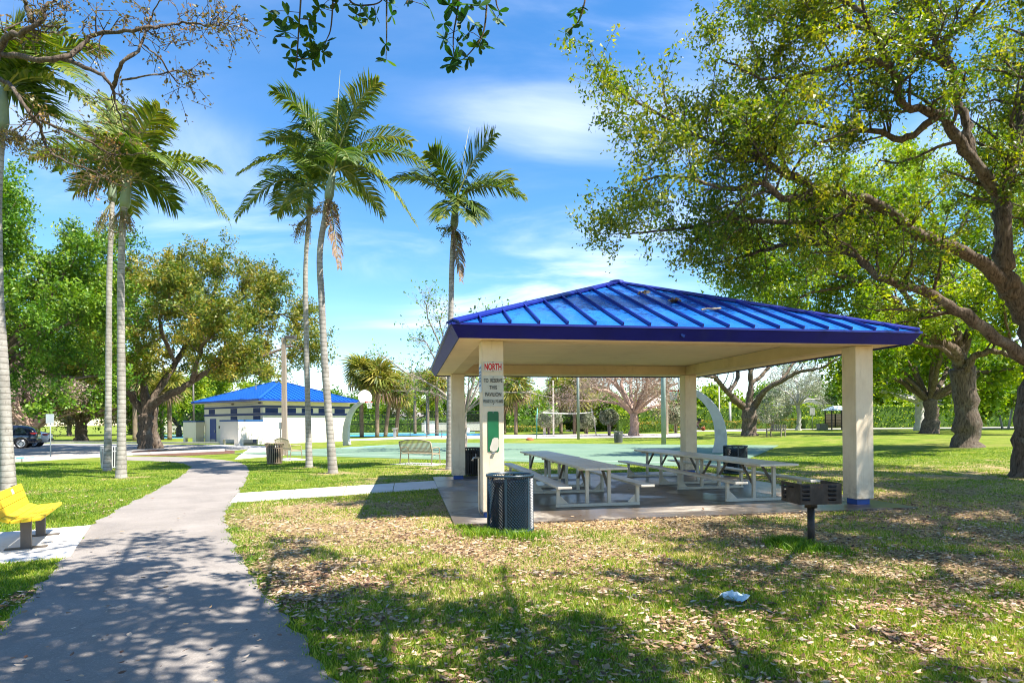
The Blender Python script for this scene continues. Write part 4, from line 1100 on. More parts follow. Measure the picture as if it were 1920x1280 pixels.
# ------------------------------------------------------------------ cars
m_tyre = mat('tyre', (0.012, 0.012, 0.013), 0.8, 0.1); m_alloy = mat('alloy', (0.55, 0.56, 0.58), 0.3, 0.05, metal=0.8)
m_cglass = mat('car_glass', (0.015, 0.025, 0.035), 0.06, 0.05, spec=0.8)
m_tail = mat('tail_lamp', (0.42, 0.02, 0.03), 0.2, 0.05)
m_trim = mat('black_trim', (0.02, 0.02, 0.022), 0.5, 0.1)
def car(label, loc, rz, paint, st, wheels, wr, roofline, lamp_z):
    """st: stations (x, z_sill, z_belt, z_top, half width belt, half width top); x grows towards the nose"""
    t = thing('parked_car', label, 'car', loc, rz, 'cars in the parking lot')
    V = []
    for x, zs, zb, zt, wb, wt in st:
        V += [(x, -wb * 0.94, zs), (x, -wb, (zs * 0.55 + zb * 0.45)), (x, -wb * 0.985, zb), (x, -wt, zt - 0.04), (x, -wt * 0.75, zt), (x, wt * 0.75, zt), (x, wt, zt - 0.04), (x, wb * 0.985, zb), (x, wb, (zs * 0.55 + zb * 0.45)), (x, wb * 0.94, zs)]
    k = len(st); n_ = 10
    Fc = [(i * n_ + j, (i + 1) * n_ + j, (i + 1) * n_ + (j + 1) % n_, i * n_ + (j + 1) % n_) for i in range(k - 1) for j in range(n_)] + [tuple(range(n_)), tuple(range(k * n_ - 1, (k - 1) * n_ - 1, -1))]
    bo = MB().add(V, Fc).build('body', paint, t, True)
    md = bo.modifiers.new('sub', 'SUBSURF'); md.levels = 1; md.render_levels = 2
    ed = bo.modifiers.new('edge', 'EDGE_SPLIT'); ed.split_angle = R(50)
    for s in (-1, 1):
        for i, w in enumerate(roofline):
            q = np.array([(x, s * (y + 0.012), z) for x, y, z in w])
            if s > 0: q = q[::-1]
            MB().slab(q, 0.012, (0, s, 0)).build('side_window', m_cglass, t)
        for x in wheels:
            w = MB().lathe([(wr * 0.62, -0.11), (wr * 0.93, -0.115), (wr, -0.08), (wr, 0.08), (wr * 0.93, 0.115), (wr * 0.62, 0.11)], 28, (x, s * 0.80, wr), axis='y').build('wheel', m_tyre, t, True)
            rm = MB().lathe([(0.0, 0.0), (wr * 0.62, 0.0)], 28, (x, s * 0.83, wr), axis='y')
            rm.build('wheel_well', m_trim, w)
            sp = MB()
            for q in range(10):
                a = q * math.pi / 5
                sp.bar((x, s * 0.90, wr), (x + wr * 0.62 * math.cos(a), s * 0.905, wr + wr * 0.62 * math.sin(a)), 0.035, 0.02, (0, 1, 0))
            a = np.linspace(0, 2 * math.pi, 29)
            sp.tube([(x + wr * 0.63 * math.cos(q), s * 0.905, wr + wr * 0.63 * math.sin(q)) for q in a], 0.022, 5, False)
            sp.build('alloy_rim', m_alloy, w)
            ar = [(x + (wr + 0.07) * math.cos(q), s * 0.895, wr + (wr + 0.07) * math.sin(q)) for q in np.linspace(-0.15, math.pi + 0.15, 16)]
            MB().tube(ar, 0.05, 6).build('wheel_arch', m_trim, t, True)
        MB().bar((wheels[0] + wr + 0.1, s * 0.86, 0.33), (wheels[1] - wr - 0.1, s * 0.86, 0.33), 0.1, 0.16).build('sill_trim', m_trim, t)
        MB().box((lamp_z[0], s * 0.70, lamp_z[1]), (0.34, 0.36, 0.13), rotm(R(-s * 14))).build('tail_light', m_tail, t, bevel=0.03)
    MB().box((st[0][0] + 0.02, 0, 0.52), (0.1, 1.5, 0.2)).build('rear_bumper', m_trim, t, bevel=0.03)
    return t
m_suv = mat('suv_navy', (0.010, 0.014, 0.030), 0.12, 0.1, 1, spec=0.6, coat=1.0); m_wht = mat('car_white', (0.86, 0.86, 0.86), 0.2, 0.03, 1, coat=1.0)
suv_st = [(-2.28, 0.45, 0.92, 0.96, 0.80, 0.70), (-2.20, 0.34, 0.98, 1.25, 0.88, 0.68), (-1.95, 0.30, 1.02, 1.56, 0.91, 0.66), (-1.3, 0.28, 1.02, 1.66, 0.92, 0.66), (-0.2, 0.28, 1.00, 1.68, 0.92, 0.66), (0.45, 0.28, 0.99, 1.60, 0.92, 0.64), (1.05, 0.28, 0.98, 1.15, 0.91, 0.70), (1.9, 0.30, 0.92, 1.00, 0.89, 0.72), (2.25, 0.40, 0.72, 0.80, 0.80, 0.66)]
suv_w = [[(-1.72, 0.91, 1.06), (-1.05, 0.92, 1.04), (-1.05, 0.70, 1.50), (-1.45, 0.71, 1.46)], [(-0.95, 0.92, 1.04), (-0.05, 0.92, 1.03), (-0.05, 0.70, 1.53), (-0.95, 0.70, 1.52)], [(0.05, 0.92, 1.03), (0.90, 0.92, 1.02), (0.45, 0.71, 1.48), (0.05, 0.70, 1.52)]]
sc_ = G(37, 840.5); CR = R(208)
car('dark navy sport utility car parked at the left edge', (sc_[0] + 1.38 * math.cos(CR) - 0.3, sc_[1] + 1.38 * math.sin(CR) + 0.75, 0.0), CR, m_suv, suv_st, (-1.38, 1.38), 0.355, suv_w, (-2.05, 1.05))
sed_st = [(-2.35, 0.45, 0.85, 0.90, 0.78, 0.68), (-2.25, 0.34, 0.95, 1.05, 0.86, 0.66), (-1.8, 0.28, 0.98, 1.14, 0.90, 0.66), (-1.1, 0.25, 0.97, 1.36, 0.91, 0.60), (-0.3, 0.24, 0.95, 1.45, 0.92, 0.58), (0.4, 0.24, 0.94, 1.40, 0.92, 0.58), (1.2, 0.25, 0.93, 1.02, 0.91, 0.68), (2.0, 0.28, 0.82, 0.88, 0.88, 0.70), (2.4, 0.38, 0.62, 0.68, 0.78, 0.64)]
sed_w = [[(-1.55, 0.90, 1.00), (-0.35, 0.92, 0.98), (-0.35, 0.64, 1.37), (-1.0, 0.66, 1.28)], [(-0.25, 0.92, 0.98), (1.0, 0.92, 0.97), (0.45, 0.65, 1.33), (-0.25, 0.64, 1.37)]]
wc = GD(95, 46.5)
car('white saloon car parked behind the dark one', (wc[0] + 2.3 * math.cos(CR), wc[1] + 2.3 * math.sin(CR), 0.0), CR, m_wht, sed_st, (-1.4, 1.45), 0.345, sed_w, (-2.1, 0.93))
fc = GD(715, 112)
car('silver saloon car parked far off behind the tennis court', fc, R(5), mat('car_silver', (0.45, 0.5, 0.55), 0.25, 0.03, coat=1.0), sed_st, (-1.4, 1.45), 0.345, sed_w, (-2.1, 0.93))

# ------------------------------------------------------------------ shelter, planter, bollard, far picnic bench, small things
sp_ = GD(1569, 66)
sh = thing('bus_shelter', 'small dark bus shelter with a pale roof beside the far road', 'shelter', sp_, R(4))
for x in (-0.95, 0.95):
    for y in (-0.6, 0.6): MB().box((x, y, 1.05), (0.1, 0.1, 2.1)).build('post', m_trim, sh)
MB().box((0, 0.6, 1.0), (1.8, 0.03, 1.5)).build('back_panel', m_cglass, sh)
for k in range(5): MB().box((0, 0.60 - 0.04, 0.45 + 0.3 * k), (1.8, 0.03, 0.04)).build('panel_rail', m_trim, sh)
MB().box((0, 0.3, 0.45), (1.6, 0.4, 0.06)).build('seat', m_trim, sh)
MB().add([(-1.3, -0.9, 2.12), (1.3, -0.9, 2.12), (1.3, 0.9, 2.12), (-1.3, 0.9, 2.12), (-0.4, 0, 2.62), (0.4, 0, 2.62)], [(0, 1, 5, 4), (1, 2, 5), (2, 3, 4, 5), (3, 0, 4), (3, 2, 1, 0)]).build('roof', mat('shelter_roof', (0.42, 0.52, 0.56), 0.5, 0.06), sh)
tag(MB().box((0, 0, 0.3), (0.9, 0.7, 0.6)).box((0, 0, 0.63), (1.0, 0.8, 0.06)).build('waste_box', m_dgr, None, loc=GD(1541.5, 66)), 'low grey box bin on the pavement left of shelter', 'litter bin')
tag(MB().box((0, 0, 0.42), (0.32, 0.32, 0.84)).lathe([(0.22, 0.84), (0.16, 0.92)], 4, cap1=True).build('bollard', m_pcon, None, loc=G(1021, 815)), 'short cream concrete bollard beside the pale light pole', 'bollard')
tag(MB().lathe([(0.42, 0), (0.46, 0.9), (0.40, 0.9), (0.38, 0.7)], 16, cap0=True).build('concrete_bin', m_pcon, None, True, loc=G(874, 815.5)), 'round concrete litter bin left of the near column, far off', 'litter bin')
cb_ = thing('utility_cabinet', 'white utility cabinet standing far off behind the fence', 'cabinet', GD(806, 88), R(10))
MB().box((0, 0, 0.85), (1.6, 1.0, 1.7)).build('cabinet_body', m_signw, cb_); MB().box((0, 0, 1.74), (1.75, 1.15, 0.08)).build('cabinet_lid', m_signw, cb_)
ft = thing('park_table', 'thin metal park table far off in front of the fence', 'table', GD(814, 64), R(4))
for y in (-0.28, 0, 0.28): MB().box((0, y, 0.75), (2.4, 0.24, 0.04)).build('tabletop_plank', m_dgr, ft)
for y in (-0.75, 0.75): MB().box((0, y, 0.44), (2.4, 0.26, 0.04)).build('seat_plank', m_dgr, ft)
for x in (-0.8, 0.8):
    MB().bar((x, -0.75, 0.40), (x, 0.75, 0.40), 0.05, 0.05).build('bearer', m_dgr, ft)
    for s in (-1, 1): MB().bar((x, s * 0.7, 0.0), (x, s * 0.2, 0.73), 0.05, 0.05).build('leg', m_dgr, ft)
bk = thing('drinking_fountain', 'small pale drinking fountain beside the sabal palms', 'fountain', GD(740, 64), 0)
MB().box((0, 0, 0.45), (0.25, 0.3, 0.9)).build('pedestal', m_pgrey, bk); MB().lathe([(0.1, 0.86), (0.32, 0.95), (0.34, 1.02), (0.28, 1.0), (0.1, 0.94)], 14).build('basin', m_pgrey, bk, True)
# crumpled paper in the grass, debris on the roof
pp = G(1376, 1127)
pv_ = []
n_ = 7
for j in range(n_):
    for i in range(n_):
        pv_.append(((i / 6 - 0.5) * 0.24 + random.uniform(-.01, .01), (j / 6 - 0.5) * 0.17 + random.uniform(-.01, .01), 0.035 + 0.03 * math.sin(i * 1.3 + j * 0.8) + random.uniform(0, 0.025)))
tag(MB().add(pv_, [(j * n_ + i, j * n_ + i + 1, (j + 1) * n_ + i + 1, (j + 1) * n_ + i) for j in range(6) for i in range(6)]).build('paper_scrap', mat('blue_white_paper', (0.48, 0.60, 0.66), 0.8, 0.1, 12), None, loc=pp), 'crumpled pale blue paper scrap lying in the leaf litter', 'paper')
o = MB()
pts = spline([(0, 0, 0), (0.12, 0.05, 0.03), (0.22, 0.02, 0.02), (0.38, 0.07, 0.04)], 3)
o.tube(pts, [0.018] * len(pts), 5); o.tube([(0.12, 0.05, 0.03), (0.17, 0.16, 0.06)], 0.012, 5)
sl_ = (ZP - ZT) / half
def roofp(a, h): return pav(a, -OV + h, ZT + sl_ * h + 0.05)
tag(o.build('dry_stick', mat('dead_stick', (0.42, 0.33, 0.24), 0.9, 0.2, 20), None, loc=roofp(4.0, 1.15)), 'dry forked stick lying on the pavilion roof', 'stick')
def clump(name, label, cat, loc, n_, s, m_):
    q = leaf_faces(np.array(loc) + rng.normal(size=(n_, 3)) * (s, s, s * 0.25), 0.09, 0.05)
    o = quads(name, q, m_, None, None, None, None); return tag(o, label, cat)
m_dead = leafmat('dead_leaf', [(0.0, (0.05, 0.028, 0.016)), (0.25, (0.16, 0.09, 0.05)), (0.5, (0.31, 0.195, 0.105)), (0.75, (0.47, 0.34, 0.21)), (0.95, (0.60, 0.49, 0.35)), (1.0, (0.26, 0.23, 0.21))], 0.12, 0.6, 0.25)
clump('leaf_pile', 'small tan leaf clump caught on the roof rib below the apex', 'leaves', roofp(3.55, 2.75), 40, 0.07, m_dead)
clump('leaf_pile', 'tan leaf clump above the dry stick on the roof', 'leaves', roofp(3.85, 1.95), 40, 0.07, m_dead)
# rust-red terracotta cap on the verge
tag(MB().lathe([(0.30, 0), (0.32, 0.12), (0.2, 0.22), (0.05, 0.24)], 12, cap1=True).build('valve_cover', mat('terracotta', (0.42, 0.12, 0.06), 0.7), None, True, loc=G(993.5, 825)), 'small orange-red valve cover on the verge behind the court', 'valve cover')

# ------------------------------------------------------------------ player with ball beyond the far right column
m_skin = mat('skin_brown', (0.20, 0.10, 0.06), 0.55, 0.05); m_shirt = mat('shirt_blue_white', (0.55, 0.62, 0.75), 0.8, 0.05); m_short = mat('dark_shorts', (0.03, 0.035, 0.06), 0.8, 0.05); m_hair = mat('dark_hair', (0.012, 0.010, 0.009), 0.6)
DP = 34.0
gb = GD(1297, DP)
pe = thing('person', 'person in a pale shirt bending to bounce a ball behind the column', 'person', gb, 0)
def skin(name, verts, edges, rad, m_, parent, lv=2):
    me = bpy.data.meshes.new(name); me.from_pydata(verts, edges, []); me.materials.append(m_)
    o = obj(name, me, None, parent)
    sk = o.modifiers.new('skin', 'SKIN'); sk.use_smooth_shade = True
    me.skin_vertices[0].data[0].use_root = True
    for i, r_ in enumerate(rad): me.skin_vertices[0].data[i].radius = (r_, r_)
    s2 = o.modifiers.new('sub', 'SUBSURF'); s2.levels = 1; s2.render_levels = lv
    return o
hand = P(1316, 797, DP) - gb
Vb = [(0, 0, 0.88), (0.10, 0, 1.08), (0.24, 0, 1.28), (0.33, 0, 1.40), (0.40, 0, 1.50), (0.46, 0, 1.60),              # pelvis .. head
      (0, -0.12, 0.84), (0.14, -0.14, 0.48), (-0.02, -0.16, 0.08), (0.14, -0.17, 0.04),
      (-0.02, 0.12, 0.84), (-0.02, 0.16, 0.46), (-0.22, 0.17, 0.08), (-0.06, 0.19, 0.04),
      (0.27, -0.20, 1.30), (0.36, -0.27, 1.10), (float(hand[0]) - 0.07, -0.20, 1.20), (float(hand[0]), -0.14, 1.24),
      (0.24, 0.20, 1.28), (0.12, 0.28, 1.04), (0.30, 0.30, 0.92)]
Eb = [(0, 1), (1, 2), (2, 3), (3, 4), (4, 5), (0, 6), (6, 7), (7, 8), (8, 9), (0, 10), (10, 11), (11, 12), (12, 13), (2, 14), (14, 15), (15, 16), (16, 17), (2, 18), (18, 19), (19, 20)]
Rb = [0.13, 0.125, 0.15, 0.07, 0.095, 0.10, 0.09, 0.06, 0.04, 0.035, 0.09, 0.06, 0.04, 0.035, 0.055, 0.042, 0.033, 0.035, 0.055, 0.042, 0.035]
skin('body', Vb, Eb, Rb, m_skin, pe)
skin('shirt', [Vb[0], Vb[1], Vb[2], Vb[14], Vb[18]], [(0, 1), (1, 2), (2, 3), (2, 4)], [0.145, 0.145, 0.165, 0.075, 0.075], m_shirt, pe)
skin('shorts', [Vb[0], Vb[6], (0.09, -0.13, 0.55), Vb[10], (-0.02, 0.15, 0.54)], [(0, 1), (1, 2), (0, 3), (3, 4)], [0.15, 0.115, 0.10, 0.115, 0.10], m_short, pe)
MB().lathe([(0.02, 0.115), (0.075, 0.09), (0.105, 0.03), (0.10, -0.03), (0.05, -0.05)], 12, (0.425, 0, 1.60)).build('hair', m_hair, pe, True)
bp = P(1318.5, 803.5, DP)
mb = MB(); prof = [(0.12 * math.sin(a), -0.12 * math.cos(a)) for a in np.linspace(0.05, math.pi - 0.05, 12)]
bb_ = mb.lathe(prof, 20, cap0=True, cap1=True).build('basketball', mat('ball_orange', (0.55, 0.12, 0.03), 0.6, 0.1, 20), None, True, loc=bp)
tag(bb_, 'orange basketball in the air right of the far right column', 'ball')
for ax_ in range(3):
    a = np.linspace(0, 2 * math.pi, 25); q = np.zeros((25, 3)); q[:, ax_] = 0.1205 * np.cos(a); q[:, (ax_ + 1) % 3] = 0.1205 * np.sin(a)
    MB().tube(q, 0.003, 4, False).build('seam', m_black, bb_)

# ------------------------------------------------------------------ houses beyond the hedge
m_hw = mat('house_white', (0.68, 0.65, 0.60), 0.8, 0.05); m_hr = mat('house_grey_roof', (0.27, 0.24, 0.22), 0.85, 0.15, 1.5); m_hl = mat('house_pale_roof', (0.55, 0.48, 0.44), 0.85, 0.1, 1.5)
def house(label, px, d, w, dep, wh, rh, rz, mr, group='houses beyond the hedge'):
    t = thing('house', label, 'house', GD(px, d), rz, group)
    MB().box((0, 0, wh / 2), (w, dep, wh)).build('wall', m_hw, t)
    o = 0.5
    MB().add([(-w / 2 - o, -dep / 2 - o, wh - 0.1), (w / 2 + o, -dep / 2 - o, wh - 0.1), (w / 2 + o, dep / 2 + o, wh - 0.1), (-w / 2 - o, dep / 2 + o, wh - 0.1), (-w / 2 - o, 0, wh + rh), (w / 2 + o, 0, wh + rh)],
             [(0, 1, 5, 4), (2, 3, 4, 5), (3, 2, 1, 0), (1, 2, 5), (3, 0, 4)]).build('roof', mr, t)
    for x in (-0.28, 0.28):
        wn_ = MB().box((x * w, -dep / 2 - 0.02, wh * 0.55), (1.6, 0.08, 1.2)).build('window', m_signw, t)
        MB().box((x * w, -dep / 2 - 0.065, wh * 0.55), (1.4, 0.02, 1.0)).build('pane', m_cglass, wn_)
    return t
house('white house with a grey shingle roof behind the right hedge', 1865, 96, 15, 9, 3.4, 3.2, R(-8), m_hr)
house('pale roofed house behind the hedge left of the far column', 1235, 104, 13, 8, 3.0, 2.6, R(10), m_hl)
house('white gabled house behind the hedge near the bare tree', 1490, 104, 12, 8, 3.2, 2.4, R(70), m_hl)
house('white house far behind the sabal palms', 985, 120, 12, 8, 2.8, 2.6, R(-12), m_hl)
house('long low white building far behind the tennis court', 800, 150, 40, 10, 3.2, 1.0, R(0), m_hr)
house('low pale building far behind the sand court', 1115, 112, 16, 7, 2.6, 0.5, R(0), m_hl)
tag(MB().box((0, 0, 0.75), (60, 0.2, 1.3)).box((0, 0, 1.45), (60, 0.3, 0.1)).build('boundary_wall', m_hw, None, loc=GD(1130, 100)), 'long white boundary wall far behind the sand court', 'wall')
tag(MB().box((0, 0, 0.8), (70, 0.2, 1.6)).box((0, 0, 1.65), (70, 0.3, 0.1)).build('boundary_wall', m_hw, None, loc=GD(640, 118)), 'long white boundary wall behind the tennis court', 'wall')

# ------------------------------------------------------------------ trees
m_bark = barkmat('oak_bark', (0.022, 0.016, 0.012), (0.21, 0.16, 0.122), lichen=(0.26, 0.235, 0.195))
m_bark2 = barkmat('pale_bark', (0.16, 0.13, 0.11), (0.42, 0.35, 0.30), (4, 4, 1.5), 0.6)
m_pink = barkmat('pink_bark', (0.20, 0.13, 0.10), (0.46, 0.33, 0.27), (4, 4, 1.5), 0.5)
m_wbark = barkmat('whitewashed_bark', (0.40, 0.38, 0.36), (0.66, 0.63, 0.60), (3, 3, 1.2), 0.4)
lf_oak = leafmat('oak_leaf', [(0.0, (0.030, 0.075, 0.010)), (0.30, (0.085, 0.150, 0.014)), (0.60, (0.20, 0.250, 0.020)), (0.85, (0.34, 0.33, 0.035)), (1.0, (0.44, 0.37, 0.06))], 0.42)
lf_tip = leafmat('oak_leaf_olive', [(0.0, (0.05, 0.07, 0.02)), (0.35, (0.13, 0.14, 0.03)), (0.7, (0.25, 0.22, 0.05)), (1.0, (0.36, 0.30, 0.08))], 0.35)
lf_grn = leafmat('oak_leaf_green', [(0.0, (0.025, 0.075, 0.010)), (0.4, (0.080, 0.18, 0.014)), (0.75, (0.17, 0.29, 0.022)), (1.0, (0.32, 0.37, 0.04))], 0.28)
lf_brn = leafmat('oak_leaf_bronze', [(0.0, (0.035, 0.075, 0.010)), (0.35, (0.10, 0.155, 0.016)), (0.7, (0.25, 0.235, 0.03)), (1.0, (0.44, 0.30, 0.06))], 0.30)
lf_lime = leafmat('lime_leaf', [(0.0, (0.06, 0.125, 0.012)), (0.4, (0.155, 0.26, 0.02)), (0.75, (0.29, 0.36, 0.03)), (1.0, (0.42, 0.42, 0.06))], 0.42)
lf_pnk = leafmat('pinkish_leaf', [(0.0, (0.16, 0.12, 0.08)), (0.4, (0.30, 0.22, 0.17)), (0.75, (0.42, 0.33, 0.27)), (1.0, (0.24, 0.26, 0.08))], 0.2)
lf_sil = leafmat('silver_leaf', [(0.0, (0.12, 0.16, 0.08)), (0.5, (0.28, 0.31, 0.20)), (1.0, (0.44, 0.44, 0.33))], 0.25)
lf_hdg = leafmat('hedge_leaf', [(0.0, (0.07, 0.15, 0.012)), (0.4, (0.18, 0.29, 0.018)), (0.75, (0.33, 0.41, 0.028)), (1.0, (0.46, 0.47, 0.06))], 0.35)
lf_low = leafmat('low_hedge_leaf', [(0.0, (0.06, 0.10, 0.012)), (0.4, (0.17, 0.20, 0.02)), (0.75, (0.32, 0.26, 0.03)), (1.0, (0.42, 0.22, 0.05))], 0.3)

def perp(t):
    r_ = rng.normal(size=3); r_ -= t * (r_ @ t)
    return nrm(r_)
def wander(p, d, L, k=5, wob=0.25, up=0.0):
    pts = [np.array(p, float)]; d = nrm(d)
    for _ in range(k - 1):
        d = nrm(d + rng.normal(size=3) * wob + np.array((0, 0, up)))
        pts.append(pts[-1] + d * L / (k - 1))
    return np.array(pts)
def tree(name, label, base, limbs, mbark, mleaf, sec=2.0, sl=2.2, ns=5, tl=0.9, k=26, L=0.11, W=0.055, spread=0.22, group=None, ok=None, up=0.10, sec_t0=0.3, twig=True, cat='tree', flare=True, rmin=0.010, tri=False, ss=5):
    """limbs: (points, r0, r1, bearing); bearing limbs grow side branches, twigs and leaves"""
    t = thing(name, label, cat, base, 0, group)
    b0 = np.array(base, float)
    wood = MB(); twigs = []; tv = []
    for li, (pts, r0, r1, bear) in enumerate(limbs):
        c = spline(pts, 6)
        c[1:-1] += rng.normal(size=(len(c) - 2, 3)) * min(r0, 0.12) * 0.22
        if bear:
            ph = rng.random(3) * 6.28; tt = np.linspace(0, 1, len(c)); env = np.sin(math.pi * tt)
            c += np.stack([np.sin(tt * 17 + ph[0]), np.sin(tt * 14 + ph[1]), np.sin(tt * 21 + ph[2])], 1) * (env * 0.022 * np.linalg.norm(c[-1] - c[0]))[:, None] * 0.35
        ln = np.linalg.norm(np.diff(c, axis=0), axis=1).sum()
        rad = np.interp(np.linspace(0, 1, len(c)), (0, 1), (r0, r1))
        rad = rad * (1 + 0.10 * rng.normal(size=len(c)).clip(-1.5, 1.5))
        if li == 0 and flare:
            rad[0] *= 1.55; rad[1] *= 1.22; rad[2] *= 1.08
        wood.tube(c - b0, rad, 12 if r0 > 0.2 else 8, True)
        if not bear: continue
        for _ in range(max(2, int(ln * sec))):
            s = sec_t0 + (1 - sec_t0) * rng.random() ** 0.8
            i = min(int(s * (len(c) - 1)), len(c) - 2); T = nrm(c[i + 1] - c[i])
            p = c[i] + (c[i + 1] - c[i]) * rng.random()
            if s > 0.96: d = T + perp(T) * 0.3
            else: d = T * 0.55 + perp(T) + np.array((0, 0, up * 3))
            sl_k = sl * (0.5 + 0.8 * rng.random()) * (1.1 - 0.35 * s)
            q = wander(p, d, sl_k, 5, 0.28, up * 0.5)
            if ok is not None and not ok(q[-1]): continue
            rs = max(rmin, min(0.05, rad[i] * 0.4))
            wood.tube(q - b0, np.linspace(rs, rs * 0.35, 5), ss, False)
            for j in range(ns):
                u = 0.2 + 0.8 * (j + rng.random()) / ns
                ii = min(int(u * 4), 3); T2 = nrm(q[ii + 1] - q[ii]); p2 = q[ii] + (q[ii + 1] - q[ii]) * (u * 4 - ii)
                e = wander(p2, T2 * 0.6 + perp(T2) + np.array((0, 0, 0.15)), tl * (0.5 + 0.8 * rng.random()), 2, 0.3, 0.05)
                if ok is not None and not ok(e[-1]): continue
                if twig: wood.tube(e - b0, np.linspace(rs * 0.32 + 0.003, 0.003, 2), 3, False)
                twigs.append((p2, e[-1]))
    wood.build('trunk', mbark, t, True)
    if twigs and k:
        A = np.array([q[0] for q in twigs]); B = np.array([q[1] for q in twigs])
        idx = np.repeat(np.arange(len(A)), k)
        u = rng.random(len(idx))[:, None] * 0.85 + 0.2
        cen = A[idx] * (1 - u) + B[idx] * u + rng.normal(size=(len(idx), 3)) * spread
        if ok is not None:
            kk = ok(cen); cen = cen[kk]; idx = idx[kk]
        cv = rng.random(len(A))[idx]
        var = np.clip(0.55 * rng.random(len(cen)) + 0.45 * cv, 0, 1)
        quads('crown', leaf_faces(cen, L, W, tri=tri), mleaf, t, var, b0)
    return t
def PL(*q): return np.array([P(x, y, d) for x, y, d in q])
def auto_limbs(base, h, rad, zb, th, r0, n_=14, lean=(0, 0), fork=2.2, squash=1.0, ys=1.0):
    """trunk to a fork, then limbs out to points spread over a domed crown"""
    base = np.array(base, float)
    f = base + np.array((lean[0], lean[1], th))
    L_ = [(np.array([base - (0, 0, 0.15), base + (f - base) * 0.5 + rng.normal(size=3) * 0.08, f]), r0, r0 * 0.78, False)]
    for i in range(n_):
        el = math.asin(min(0.98, 0.02 + 0.98 * ((i + 0.5) / n_) ** 0.9)); az = i * 2.39996 + rng.random() * 0.5
        e = base + np.array((lean[0] + rad * math.cos(el) * math.cos(az), lean[1] + rad * ys * math.cos(el) * math.sin(az), zb + (h - zb) * math.sin(el) * squash))
        e += rng.normal(size=3) * rad * 0.07
        m1 = f * 0.62 + e * 0.38 + np.array((0, 0, 0.10 * (h - zb))) + rng.normal(size=3) * rad * 0.05
        m2 = f * 0.28 + e * 0.72 + np.array((0, 0, 0.06 * (h - zb))) + rng.normal(size=3) * rad * 0.05
        L_.append((np.array([f - (0, 0, 0.1), m1, m2, e]), r0 * (0.30 + 0.2 * rng.random()), 0.025, True))
    return L_

# --- the near oak whose trunk stands at the right edge
ob = GD(1942, 16.0)
T0 = P(1955, 690, 16.0)
def hidden_above(p):                                                  # keeps the crown over the camera out of the view
    x, y, z = np.asarray(p).T
    return (z > HC + 0.735 * np.maximum(y, 0) + 0.15) | (np.abs(x) > 0.90 * y + 0.4) | (y < 0.3)
def clear_of_lens(p):                                                 # no leaf between the lens and the pavilion front
    x, y, z = np.asarray(p).T
    a_ = (x - PA[0]) * PU[0] + (y - PA[1]) * PU[1]; b_ = (x - PA[0]) * PW[0] + (y - PA[1]) * PW[1]
    inside = (a_ > -1) & (a_ < SP + 1) & (b_ > -1) & (b_ < SP + 1) & (z < 5.3)
    return ~inside & ~((y < 12.5) & (np.abs(x) < 0.86 * y + 0.3) & (z < HC + 0.72 * y + 0.2))
near_limbs = [
    (np.array([ob - (0, 0, 0.2), ob + (-0.05, 0, 1.2), T0]), 0.50, 0.38, False),
    (np.array([T0, *PL((1925, 590, 16), (1890, 535, 15.9))]), 0.33, 0.25, False),
    (np.array([T0, *PL((1920, 672, 15.9), (1806, 587, 15.6), (1735, 547, 15.4), (1660, 518, 15.2), (1562, 469, 15.6), (1481, 457, 16.2), (1400, 478, 17.0), (1320, 500, 17.8))]), 0.18, 0.02, True),
    (PL((1895, 545, 15.9), (1847, 498, 15.7), (1766, 453, 15.5), (1700, 429, 15.3), (1644, 392, 15.2), (1548, 349, 15.0), (1490, 322, 14.9), (1445, 318, 14.9), (1414, 291, 14.8), (1329, 260, 14.7), (1239, 215, 14.6), (1165, 175, 14.5)), 0.175, 0.018, True),
    (PL((1548, 349, 15.0), (1480, 372, 14.8), (1420, 345, 14.6), (1350, 352, 14.5), (1270, 330, 14.4), (1190, 340, 14.4)), 0.10, 0.02, True),
    (PL((1640, 392, 15.2), (1500, 420, 15.6), (1380, 410, 15.8), (1260, 430, 15.9), (1170, 440, 16)), 0.09, 0.02, True),
    (PL((1890, 540, 15.9), (1880, 461, 15.9), (1883, 380, 16), (1897, 300, 16.1), (1914, 234, 16.2), (1925, 140, 16.3), (1930, 40, 16.4)), 0.24, 0.08, True),
    (PL((1880, 385, 16), (1866, 355, 15.9), (1815, 290, 15.7), (1757, 220, 15.5), (1700, 192, 15.4), (1672, 140, 15.3), (1610, 118, 15.2), (1527, 131, 15.1), (1440, 150, 15), (1350, 110, 15)), 0.165, 0.018, True),
    (PL((1820, 295, 15.7), (1808, 211, 15.8), (1785, 140, 15.9), (1761, 82, 16), (1740, 10, 16.1), (1720, -80, 16.2)), 0.12, 0.05, True),
    (PL((1785, 130, 15.9), (1700, 80, 15.8), (1610, 50, 15.6), (1520, 60, 15.5), (1420, 20, 15.4)), 0.10, 0.025, True),
    (PL((1761, 82, 16), (1830, 20, 15.6), (1880, -60, 15)), 0.08, 0.03, True),
    (PL((1672, 140, 15.3), (1640, 60, 14.9), (1560, -20, 14.4), (1480, -80, 14)), 0.09, 0.025, True),
    (PL((1757, 220, 15.5), (1690, 260, 15.9), (1600, 240, 16.2), (1480, 230, 16.4), (1390, 215, 16.5)), 0.10, 0.025, True),
]
